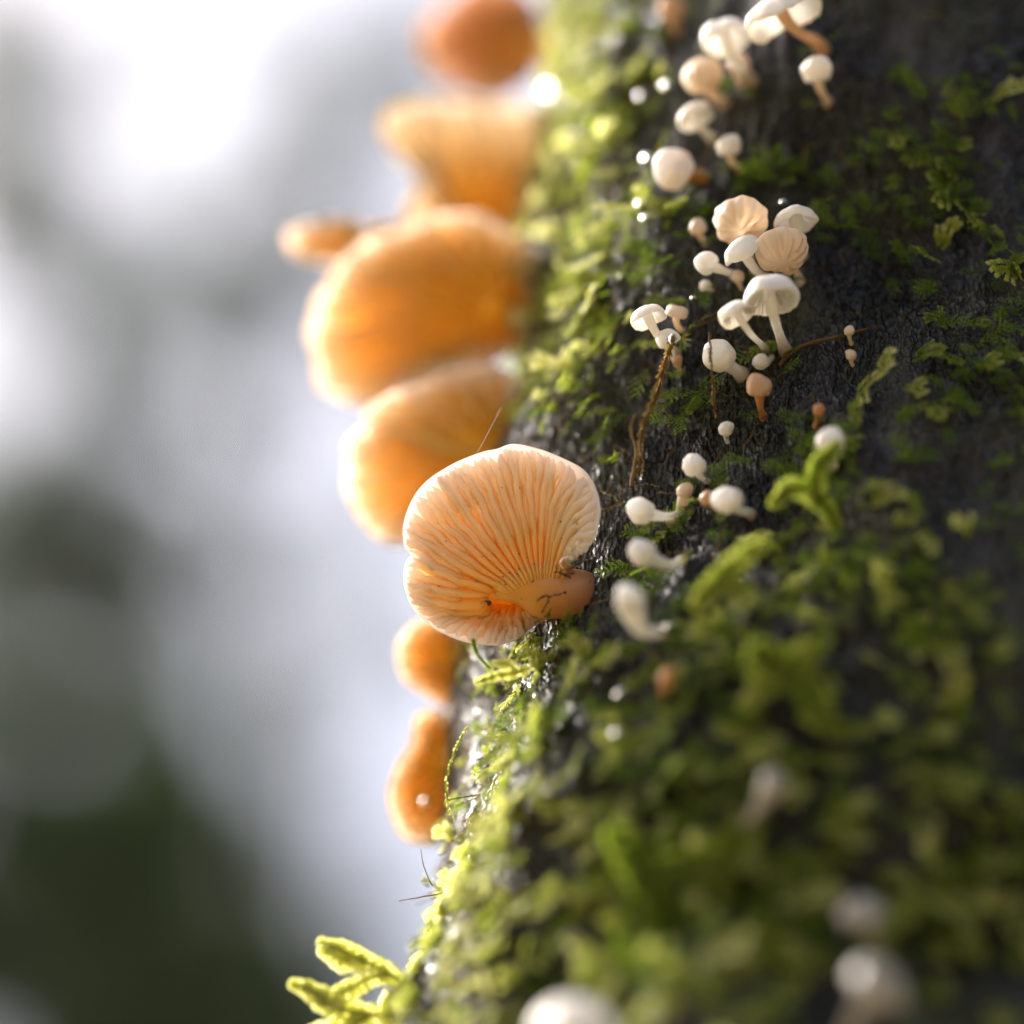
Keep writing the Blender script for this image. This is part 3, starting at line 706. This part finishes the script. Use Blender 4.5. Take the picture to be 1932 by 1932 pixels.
def proto_thread(seed, length=7.0):
    r = random.Random(seed); V, T, tint = [], [], []
    p = A([0, 0, 0.]); d = A([1., 0, .4])
    for i in range(16):
        d = d+A([r.uniform(-.3, .3), r.uniform(-.4, .4), r.uniform(-.3, .2)]); d = d/np.linalg.norm(d)
        q = p+d*length/16; w = .07
        k = len(V); V += [p+A([0, w, 0]), p+A([0, -w*.5, w]), p+A([0, -w*.5, -w]), q+A([0, w, 0]), q+A([0, -w*.5, w]), q+A([0, -w*.5, -w])]
        T += [(k, k+1, k+4), (k, k+4, k+3), (k+1, k+2, k+5), (k+1, k+5, k+4), (k+2, k, k+3), (k+2, k+3, k+5)]; tint += [.3]*6
        if i % 1 == 0:
            for sg in (-1, 1):
                nn = nz(A([r.uniform(-1, 1), r.uniform(-1, 1), 1])); nn = nn-d*(nn@d); nn = nz(nn)
                dd = nz(d+sg*np.cross(nn, d)*.5+nn*.2); nn = nz(nn-dd*(nn@dd))
                v, t = leaf_tri(p, dd, nn, .5, .2); k = len(V); V += list(v); T += [tuple(x+k for x in f) for f in t]; tint += [.6+r.uniform(-.2, .2)]*4
        p = q
    return A(V), A(T), A(tint)

FE = [proto_feather(s, length=random.Random(s).uniform(4.5, 7)) for s in range(6)]
FC = [proto_feather(40+s, nb=6, length=4.0, leafL=.7) for s in range(3)]
LO = [proto_lobe(20+s, length=random.Random(s).uniform(6, 9)) for s in range(6)]
TH_ = [proto_thread(60+s) for s in range(5)]

def moss_density(x, y, pts):
    d = np.zeros_like(x); lob = np.zeros_like(x)
    for a, b, rx, ry, wt, lb in PATCH:
        g = wt*np.exp(-(((x-a)/rx)**2+((y-b)/ry)**2)*1.1); d += g; lob += g*lb
    out = (x < 500) | (y < -60) | (y > 2000)
    base = np.clip(noise(pts, 25, 13)*2+.35, 0, 1)
    return np.where(out, base, np.minimum(d, 4.5)), np.where(out, .3, lob/np.maximum(d, 1e-6))

def scatter(protos, th, t, scale, tilt, tint_off, ang):
    """place shoots on the bark, all into one array"""
    V, T, C = [], [], []; k = 0
    base = trunk_pt(th, t, lift=0.3); n = trunk_n(th); dn = -AX*np.ones_like(n)
    side = np.cross(n, dn)
    for i in range(len(th)):
        v, tr, c = protos[i % len(protos)]
        tg = dn[i]*math.cos(ang[i])+side[i]*math.sin(ang[i])
        x = tg*math.cos(tilt[i])+n[i]*math.sin(tilt[i]); z = n[i]*math.cos(tilt[i])-tg*math.sin(tilt[i]); y = np.cross(z, x)
        V.append(base[i]+scale[i]*(v[:, :1]*x+v[:, 1:2]*y+v[:, 2:]*z)); T.append(tr+k); C.append(np.clip(c+tint_off[i], 0, 1)); k += len(v)
    return np.vstack(V), np.vstack(T), np.concatenate(C)

def moss():
    n = 90000
    th = np.radians(rng.uniform(-35, 190, n)); t = rng.uniform(-90, 270, n)
    p = trunk_pt(th, t); x, y = proj(p)
    d, lob = moss_density(x, y, p)
    keep = (rng.random(n) < d*.152*np.clip(noise(p, 5.0, 17)*3.2+.75, 0, 1.7)*np.where((th < .35) & (y > 1270) & (y < 1680), .4, 1)) & ((x > 500) & (y > -80) & (y < 2040) & (x < 2050) | (rng.random(n) < .12))
    th, t, p, x, y, lob = [a[keep] for a in (th, t, p, x, y, lob)]
    m = len(th); isl = rng.random(m) < lob
    tint = .06+noise(p, 12, 31)*.5+rng.normal(0, .1, m)+.12*np.clip((y-800)/300, 0, 1)*np.clip((x-1250)/150, 0, 1)+.2*np.clip((1250-x)/300, 0, 1)+.3*np.clip((900-y)/300, 0, 1)*np.clip((1350-x)/150, 0, 1)  # tint raised left and upper left: sunlit look put into moss colour
    ang = rng.normal(0, 1.1, m); tilt = np.radians(rng.uniform(8, 50, m))
    fe = ~isl
    V, T, C = scatter(FE, th[fe], t[fe], rng.uniform(.6, 1.1, fe.sum())*np.where(th[fe] < .5, .7, 1), tilt[fe], tint[fe], ang[fe])
    o = obj('moss_carpet', V, None, T, M_moss, attr={'tint': C}, smooth=False); tag(o, 'feathery green moss spread over the dark bark', 'moss', kind='stuff')
    V, T, C = scatter(LO, th[isl], t[isl], rng.uniform(.5, 1.1, isl.sum())*np.where(th[isl] < .6, .65, 1), tilt[isl], tint[isl]*.8-.05, ang[isl])
    o = obj('liverwort_carpet', V, None, T, M_lobe, attr={'tint': C}, smooth=False); tag(o, 'round-leaved yellow-green liverwort spread over the lower bark', 'liverwort', kind='stuff')
    # dead brown threads and fine crumbs, thickest along the left edge
    n = 2500; th = np.radians(np.abs(rng.normal(0, 40, n))-20); t = rng.uniform(-80, 250, n)
    V, T, C = scatter(TH_, th, t, rng.uniform(.5, 1.0, n), np.radians(rng.uniform(0, 35, n)), rng.normal(-.05, .2, n), rng.normal(0, .8, n))
    o = obj('dead_moss_threads', V, None, T, M_dead, attr={'tint': C}, smooth=False); tag(o, 'tangle of brown dead moss threads along the bark edge', 'dead moss', kind='stuff')
moss()

# ------------------------------------------------------------------ larger single fronds and strands
def lobed_frond(label, branches, leaf_px, bright=.93, group='lobed liverwort fronds on the trunk edge'):
    """branches: list of [(x,y,w),...] paths; each leaf is a small cupped mesh of its own"""
    root = thing('liverwort_frond', P(*branches[0][0]), label, 'liverwort', group)
    for br in branches:
        pth = crom([P(*b) for b in br], 26); L = np.linalg.norm(np.diff(pth, axis=0), axis=1).sum(); lw = leaf_px*.82*S
        v, q, t = tube(pth, np.linspace(.09, .05, 26)*lw, 6); obj('stem', v, q, t, M_lobe, root, attr={'tint': np.full(len(v), bright-.15)})
        n = max(4, int(L/(lw*.42))); dT = nz(np.gradient(pth, axis=0))
        for i in range(n+1):
            f = i/n; j = min(25, int(f*25)); p = pth[j]; d = dT[j]
            view = A([.15, .1, 1.]); sd = nz(np.cross(view, d)); nn = np.cross(d, sd)
            for sg in (-1, 1):
                Lf = lw*random.uniform(.84, 1.0)*(.8+.2*math.sin(f*3.1)); dd = nz(sd*sg*(.62-.4*max(0, f-.7)/.3)+d*(1.05+.6*max(0, f-.7)/.3)+nn*random.uniform(-.15, .2)); ss = nz(np.cross(nn, dd))
                a = np.linspace(0, 2*np.pi, 9)[:-1]
                ring = [p+dd*Lf*(.5-.5*math.cos(x))+ss*Lf*.48*math.sin(x)+nn*Lf*(.22*math.sin(x)**2-.22*(.5-.5*math.cos(x))**2) for x in a]
                ri = [p+(r_-p)*.5+dd*Lf*.22-nn*Lf*.08 for r_ in ring]; c = p+dd*Lf*.5-nn*Lf*.1
                V = A(ring+ri+[c]); q = [(k, (k+1) % 8, 8+(k+1) % 8, 8+k) for k in range(8)]; t = [(8+k, 8+(k+1) % 8, 16) for k in range(8)]
                obj('leaf', V, q, t, M_lobe, root, attr={'tint': np.concatenate([np.full(8, bright+random.uniform(-.12, .12)), np.full(9, bright-.08+random.uniform(-.1, .1))])})
    return root

lobed_frond('pale yellow forked liverwort frond jutting into the open air, upper of two',
  [[(770,1868,12),(735,1838,12),(690,1815,12),(650,1795,13),(618,1782,13)], [(690,1815,12),(655,1815,12),(622,1800,13)], [(735,1838,12),(700,1845,13),(668,1862,14),(640,1872,14)]], 40)
lobed_frond('pale yellow forked liverwort frond hanging lowest at the trunk foot edge',
  [[(760,1925,14),(700,1915,14),(650,1905,15),(605,1880,15),(565,1862,15)], [(650,1905,15),(615,1895,15),(590,1870,15)], [(700,1915,14),(660,1935,15),(600,1945,16)], [(740,1870,13),(735,1900,14),(742,1945,15)]], 42)
lobed_frond('bright yellow-green forked frond spreading over dark moss below the sharp mushroom',
  [[(880,1660,13),(930,1620,14),(985,1585,15),(1040,1590,16),(1085,1600,17)], [(985,1585,15),(1040,1560,17),(1075,1520,18),(1070,1480,18)], [(1075,1520,18),(1110,1500,19),(1140,1495,19)], [(930,1620,14),(950,1660,16),(985,1650,17),(1030,1625,18)], [(1040,1590,16),(1080,1625,19),(1110,1640,20)]], 46)
lobed_frond('pale cream-green frond on the trunk edge above the lowest yellow fronds',
  [[(850,1690,11),(870,1655,12),(905,1640,13),(940,1655,14)], [(850,1690,11),(840,1730,12),(860,1760,13),(900,1775,14)]], 40)
lobed_frond('short curled frond between the cream-green frond and the lowest yellow fronds',
  [[(800,1800,12),(790,1830,13),(800,1870,14),(850,1880,16)], [(790,1830,13),(830,1820,14),(865,1800,16)]], 36)
lobed_frond('thin yellow frond just under the folded lobe of the sharp mushroom',
  [[(1030,1245,8),(980,1268,8),(940,1275,9),(905,1285,9)], [(980,1268,8),(960,1255,9),(940,1252,9)]], 20)
lobed_frond('blurred green frond slanting up beside the club-shaped white mushroom',
  [[(1310,1150,34),(1345,1105,35),(1390,1060,36),(1430,1030,36)], [(1345,1105,35),(1400,1110,37)]], 40, .65)
lobed_frond('blurred bright green frond hanging in the dark right of the club-shaped white mushroom',
  [[(1420,1300,44),(1470,1270,45),(1530,1230,46)], [(1470,1270,45),(1520,1300,46),(1560,1360,46)], [(1470,1270,45),(1440,1240,46)]], 60, .55)
lobed_frond('big soft olive frond arching over the black hollow in the low moss',
  [[(1150,1560,48),(1200,1640,50),(1260,1720,52),(1320,1780,54),(1420,1760,56)], [(1260,1720,52),(1240,1800,54),(1220,1900,55)], [(1200,1640,50),(1280,1640,52),(1360,1620,54)]], 60, .45)
lobed_frond('bright moss-green frond behind the white button by the bark',
  [[(1580,1000,20),(1550,950,22),(1500,920,24),(1470,940,24)], [(1550,950,22),(1540,890,23),(1570,850,23)]], 38, .6)

def strand(name, label, cat, path, r0, leafL, nleaf, mat=M_dead, tint=.55, group=None, spread=.55):
    p = crom([A(q) for q in path], max(30, nleaf)); n = len(p)
    root = thing(name, p[0], label, cat, group)
    v, q, t = tube(p+noise(p, 2.0, 6)[:, None]*A([.3, .2, .3]), np.linspace(r0, r0*.55, n)*(1+.3*noise(p, 1.2, 2)), 7)
    obj('stalk', v, q, t, mat, root, attr={'tint': np.clip(tint-.15+.3*noise(v, 1.5), 0, 1)})
    V, T, C = [], [], []; T_ = nz(np.gradient(p, axis=0))
    for i in range(nleaf):
        j = int(i/nleaf*(n-1)); d = T_[j]
        for k in range(2):
            rv = nz(rng.normal(size=3)); nn = nz(rv-d*(rv@d)); dd = nz(d*.8+np.cross(nn, d)*spread*random.choice((-1, 1))+nn*.2); nn = nz(nn-dd*(nn@dd))
            lv, lt = leaf_tri(p[j], dd, nn, leafL*random.uniform(.6, 1.2), leafL*.35); k0 = len(V); V += list(lv); T += [tuple(a+k0 for a in f) for f in lt]; C += [min(1, max(0, tint+random.uniform(-.25, .3)))]*4
    if V:
        lo = obj('leaves', A(V), None, A(T), mat, root, smooth=False, attr={'tint': A(C)}); lo['kind'] = 'stuff'
    return root
def on(x, y, up=1.0):
    p, th, t, ok = hit(x, y); return P(x, y, p[2]+up)
strand('moss_strand', 'brown dewy moss strand hanging down the bark from the white pair', 'moss strand',
       [on(1270,632,11), on(1262,665,10), on(1248,705,8), on(1238,745,4), on(1224,775,3.5), on(1212,810,3), on(1208,850,2), on(1206,890,1)], .34, 1.2, 170, tint=.6, spread=.6)
strand('moss_strand', 'thin dark moss strand crossing in front of the bent white mushroom', 'moss strand',
       [on(1338,628,8), on(1340,660,12), on(1343,700,11), on(1346,750,6), on(1350,790,4)], .18, .7, 50, tint=.4)
strand('moss_strand', 'pale feathery strand hanging off the trunk edge over the lowest orange mushroom', 'moss strand',
       [P(884,1370,3), P(868,1395,4), P(853,1430,4), P(842,1475,4), P(845,1515,4), P(856,1550,4)], .18, .6, 70, M_lobe, .85)
strand('moss_strand', 'rust-brown root fibre running beside the flat tan cap', 'root fibre',
       [on(1292,640,2), on(1300,625,2.5), on(1315,615,2.5), on(1345,603,2), on(1370,590,1.5)], .3, .4, 20, M_dead, .45)
strand('moss_strand', 'rust-brown root fibre at the foot of the long white stems', 'root fibre',
       [on(1470,690,1), on(1500,660,1.5), on(1540,645,1.5), on(1580,635,1.5), on(1640,620,1)], .45, .4, 16, M_dead, .4)
strand('moss_strand', 'yellow-brown mossy twig arching behind the white cap at the cluster back', 'mossy twig',
       [on(1660,440,2), on(1610,428,4), on(1570,425,5), on(1545,410,6), on(1548,385,7), on(1575,372,7)], .3, .75, 60, M_moss, .45, spread=.8)
strand('moss_strand', 'yellow moss strand climbing past the grey bark', 'moss strand',
       [on(1190,920,2), on(1195,890,2), on(1200,850,2), on(1190,810,2), on(1200,780,2)], .35, .6, 34, M_dead, .75)
strand('moss_strand', 'olive moss strand draped over the bark right of the blurred orange caps', 'moss strand',
       [on(1075,620,3), on(1085,680,3), on(1095,740,3), on(1120,800,3), on(1125,850,2)], .3, .7, 44, M_moss, .6)
strand('moss_strand', 'fuzzy green strand hanging under the folded lobe of the sharp mushroom', 'moss strand',
       [P(892,1205,7), P(897,1225,7), P(908,1245,7), P(926,1262,7)], .3, .7, 30, M_moss, .95)
strand('dry_twig', 'fine dry straw poking out from the low trunk edge', 'straw', [P(835,1686,2), P(810,1690,2), P(785,1694,2), P(752,1700,2)], .13, .3, 0, M_dead, .9)
strand('dry_twig', 'fine dry straw rising just above the poking one', 'straw', [P(815,1672,2), P(806,1650,2), P(798,1628,2), P(795,1602,2)], .1, .3, 0, M_dead, .9)
strand('moss_strand', 'tiny green moss sprig bridging the pale strand and the bark', 'moss strand', [P(905,1500,4), P(885,1502,4), P(862,1506,4), P(843,1510,4)], .13, .45, 22, M_moss, .7)

# rootlets stuck to the stem of the sharp mushroom
def rootlet(label, pths):
    root = thing('black_rootlet', pths[0][0], label, 'rootlet')
    for p in pths:
        c = crom(p, 24); v, q, t = tube(c+noise(c, .6, 4)[:, None]*.35, .11*(1+1.7*noise(c, .3, 1)), 7); obj('fibre', v, q, t, M_soil, root)
w1 = OFF+3.6
rootlet('black forked rootlet stuck on the stem of the sharp mushroom', [[Q(1500,1370,w1-.6), Q(1430,1390,w1), Q(1370,1400,w1), Q(1310,1405,w1), Q(1262,1440,w1)], [Q(1365,1405,w1), Q(1345,1460,w1-.2), Q(1300,1540,w1-.6)]])
rootlet('short black rootlet under the clear droplet', [[Q(1400,1195,w1-1), Q(1460,1210,w1-.8), Q(1520,1220,w1-1), Q(1580,1200,w1-1.5)], [Q(1480,1212,w1-.8), Q(1540,1250,w1-1)]])

# specks of soil on the gills
sp_ = [(1100,1043),(1168,1073),(1232,1128),(1103,1170),(1092,1210),(1022,1202),(951,1182),(970,1232),(1020,1256),(982,1274),(1054,1273),(1097,1283),(990,1299),(922,1320),(751,1271),(422,1316),(1065,1467),(1127,1420),(963,477),(1112,481),(1460,765),(1597,783),(1474,910),(795,1065),(487,930),(1222,1273)]
dg = bpy.context.evaluated_depsgraph_get()
def surf_at(x, y):             # first surface along the camera's line of sight through a layout point
    a = Vector(W(EYE)); b = Vector(W(Q(x, y, 0)))
    okk, loc, nrm_, idx, ob, mtx = sc.ray_cast(dg, a, (b-a).normalized())
    return np.array(loc) if okk else W(Q(x, y, OFF))
Vs, Ts = [], []; k0 = 0
ico = A([(0,0,1),(1,0,0),(0,1,0),(-1,0,0),(0,-1,0),(0,0,-1)], float); icot = A([(0,1,2),(0,2,3),(0,3,4),(0,4,1),(5,2,1),(5,3,2),(5,4,3),(5,1,4)])
for x, y in sp_:
    r = random.uniform(.09, .19)/1000; Vs.append(surf_at(x, y)+ico*r); Ts.append(icot+k0); k0 += 6
so = obj('soil_specks', np.vstack(Vs), None, np.vstack(Ts), M_soil, main, local=True); so['kind'] = 'stuff'

def ellipsoid(c, rx, ry, rz, n=14, m=10):
    a = np.linspace(0, np.pi, m); b = np.linspace(0, 2*np.pi, n, endpoint=False)
    V = A([[(rx*math.sin(x)*math.cos(y), ry*math.cos(x), rz*math.sin(x)*math.sin(y)) for y in b] for x in a]).reshape(-1, 3)+c
    return V, grid_quads(m, n, closed_m=True)
def beetle():
    c = Q(852, 1458, OFF+.9); root = thing('beetle', c, 'tiny black beetle at the gill fold of the sharp mushroom', 'beetle')
    v, q = ellipsoid(c, .36, .42, .33); obj('body', v, q, None, M_soil, root)
    v, q = ellipsoid(c+A([-.38, .3, 0]), .2, .17, .18); obj('head', v, q, None, M_soil, root)
    for s_ in (0, 1):
        v, q, t = tube([c+A([-.5, .35, .05]), c+A([-.9, .3-.2*s_, .1]), c+A([-1.35, .22-.3*s_, .1])], .03, 5); obj('antenna', v, q, t, M_soil, root)
beetle()

# silk threads
v, q, t = tube([Q(745, 190, OFF-.2), Q(800, 95, OFF-2), Q(860, -20, OFF-4), P(945, 770, -5)], .022, 5)
tag(obj('silk_thread', v, q, t, M_silk), 'single spider silk thread rising from the sharp mushroom rim', 'silk thread')
v, q, t = tube([P(985, 1440, 6), P(940, 1540, 5), P(888, 1620, 4)], .02, 5)
tag(obj('silk_thread', v, q, t, M_silk), 'single spider silk thread across the mossy trunk edge', 'silk thread')

# ------------------------------------------------------------------ water droplets
def drop(label, p, r, flat=.9):
    a = np.linspace(0, np.pi, 22); b = np.linspace(0, 2*np.pi, 36, endpoint=False)
    V = A([[(math.sin(x)*math.cos(y), math.cos(x)*flat, math.sin(x)*math.sin(y)) for y in b] for x in a]).reshape(-1, 3)*r+p
    o = obj('water_droplet', V, grid_quads(22, 36, closed_m=True), None, M_water); tag(o, label, 'droplet', 'water droplets on moss and bark')
drop('clear dark water droplet between the sharp mushroom and the bark', Q(1512, 1118, OFF+2.6), 1.38)
drop('glistening droplet at the tip of the brown dewy moss strand', on(1269, 640, 11.4), .62, 1.5)
for x, y, r, up, lb in [(1055,176,2.6,3,'large bright droplet in moss right of the reddish brown mushroom'), (1260,163,1.2,3,'bright droplet left of the tan-tinged white button'), (1222,300,1.1,3,'bright droplet beside the white cap with an orange-brown side'),
    (1210,386,1.0,3,'bright droplet below the white cap with an orange-brown side'), (1218,413,.9,3,'dimmer droplet just under the bright one on green moss'), (1172,523,.6,2.5,'small glint of water in moss left of the white button'),
    (1213,183,1.1,3,'dim droplet in moss left of the lone bright droplet'), (1172,1312,1.1,4,'bright droplet in dark moss below the club-shaped mushroom'), (1003,1296,.5,2.5,'small glint of water under the folded lobe'),
    (1165,1388,1.0,4,'greenish droplet below the bright one in dark moss'), (1262,1186,.9,3,'droplet at the foot of the club-shaped mushroom'), (1308,563,.5,2.5,'little droplet at the tip of a moss leaf above the bark'),
    (1478,383,.7,3,'droplet between the peach ribbed cap and the white cap behind'), (800,1512,.9,0,'')]:
    if lb: drop(lb, on(x, y, up+(3.5 if y < 450 else 1)), r)
drop('pale droplet on the lowest orange mushroom', P(803, 1512, -27), .8)

# ------------------------------------------------------------------ trees far behind
def far(x, y, dist):           # world point on the layout line of sight at a distance in metres
    return W(P(x, y, D-dist*1000))
def leaf_cloud(cens, per, size):
    n = len(cens)*per
    c = np.repeat(A([q[:3] for q in cens]), per, 0); r = np.repeat(A([q[3] for q in cens]), per)
    p = c+nz(rng.normal(size=(n, 3)))*(r*rng.random(n)**.45)[:, None]*A([1, 1, .8])
    d = nz(rng.normal(size=(n, 3))+A([0, 0, -.4])); s = nz(np.cross(d, rng.normal(size=(n, 3)))); nn = np.cross(d, s)
    L = (size*rng.uniform(.6, 1.3, n))[:, None]
    V = np.stack([p, p+d*L*.5+s*L*.28+nn*L*.06, p+d*L, p+d*L*.5-s*L*.28+nn*L*.06], 1).reshape(-1, 3)
    k = np.arange(n)*4; return V, np.stack([k, k+1, k+2, k+3], -1), np.repeat(np.clip(rng.normal(.5, .25, n), 0, 1), 4)
def far_tree(label, clumps, dist, per, size, root_px, rt=.12, spread_d=1.5, group='trees far behind the trunk'):
    cens = []
    for x, y, rpx in clumps:
        dd = dist+random.uniform(-spread_d, spread_d)*.5; c = far(x, y, dd); cens.append((*c, rpx*S/520*dd))
    b = far(root_px[0], root_px[1], dist); base = A([b[0]+.1, b[1]+.3, -.2])
    root = thing('far_tree', base, label, 'tree', group, local=True)
    top = max(cens, key=lambda q: q[2]); tp = A([b[0], b[1], top[2]-.1])
    pth = np.linspace(0, 1, 14)[:, None]*(tp-base)+base; pth = pth+noise(pth, 1.1)[:, None]*A([.12, .08, 0])
    v, q, t = tube(pth, np.linspace(rt, rt*.25, 14), 12); tr = obj('trunk', v, q, t, M_tbark, root, local=True)
    for c in cens:
        e = A(c[:3]); i = int(np.clip(np.searchsorted(pth[:, 2], e[2]-.5*abs(e[0]-b[0])-.3), 1, 12)); p0 = pth[i]
        v, q, t = tube(bez(p0, p0+(e-p0)*.3+A([0, 0, .1]), p0+(e-p0)*.7+A([0, 0, .15]), e, 9), np.linspace(rt*.35, .012, 9), 7); obj('limb', v, q, t, M_tbark, tr, local=True)
    V, q, c = leaf_cloud(cens, per, size); obj('crown', V, q, None, M_leaf, root, local=True, smooth=False, attr={'tint': c})
far_tree('dense dark evergreen filling the lower open side behind the trunk', [(x, y, 130) for x, y in [(60,1480),(250,1450),(400,1500),(120,1650),(330,1680),(500,1740),(60,1880),(260,1900),(450,1930),(620,1990),(150,2100),(400,2120),(600,2150),(-120,1650),(-150,1900),(-100,1400)]], 7.5, 560, .09, (200, 2100))
far_tree('dark leafy tree standing beyond the open left side', [(20,900,110),(180,960,100),(330,1080,80),(60,1120,110),(240,1230,100),(-100,1000,140),(-120,1250,150),(350,900,60),(120,790,90),(370,1300,70),(420,1440,60)], 9.5, 270, .10, (20, 1400))
far_tree('thin-leaved tree whose loose boughs cross the pale sky', [(700,60,90),(650,180,70),(690,120,60),(560,330,60),(480,460,80),(420,560,70),(380,690,60),(790,20,70),(300,620,80),(520,420,60)], 8.5, 170, .09, (560, 900), .05)
far_tree('pale-gapped tree glimpsed past the small orange mushrooms', [(640,1850,100),(590,1720,60),(700,1960,120),(400,1400,50),(430,960,50),(760,1790,50)], 12, 260, .10, (650, 2000), .07)
far_tree('tall bare-topped tree against the brightest sky', [(120,40,120),(30,200,120),(-80,80,140),(200,520,80),(60,480,110),(-60,400,140)], 10, 260, .10, (60, 900), .07)
rr_ = random.Random(5)
far_tree('airy birch-like tree spread across the whole pale sky', [(rr_.uniform(-150, 420), rr_.uniform(330, 1500), rr_.uniform(60, 110)) for _ in range(15)], 15, 110, .11, (180, 1700), .09)
far_tree('half-bare tree whose twigs reach the upper sky', [(rr_.uniform(380, 900), rr_.uniform(-40, 700), rr_.uniform(50, 90)) for _ in range(9)], 18, 110, .12, (620, 1000), .09)
far_tree('slim-leaved sapling partly veiling the bright sky beside the orange mushrooms', [(rr_.uniform(520, 920), rr_.uniform(820, 1780), rr_.uniform(80, 130)) for _ in range(9)], 16, 95, .11, (700, 1800), .06)
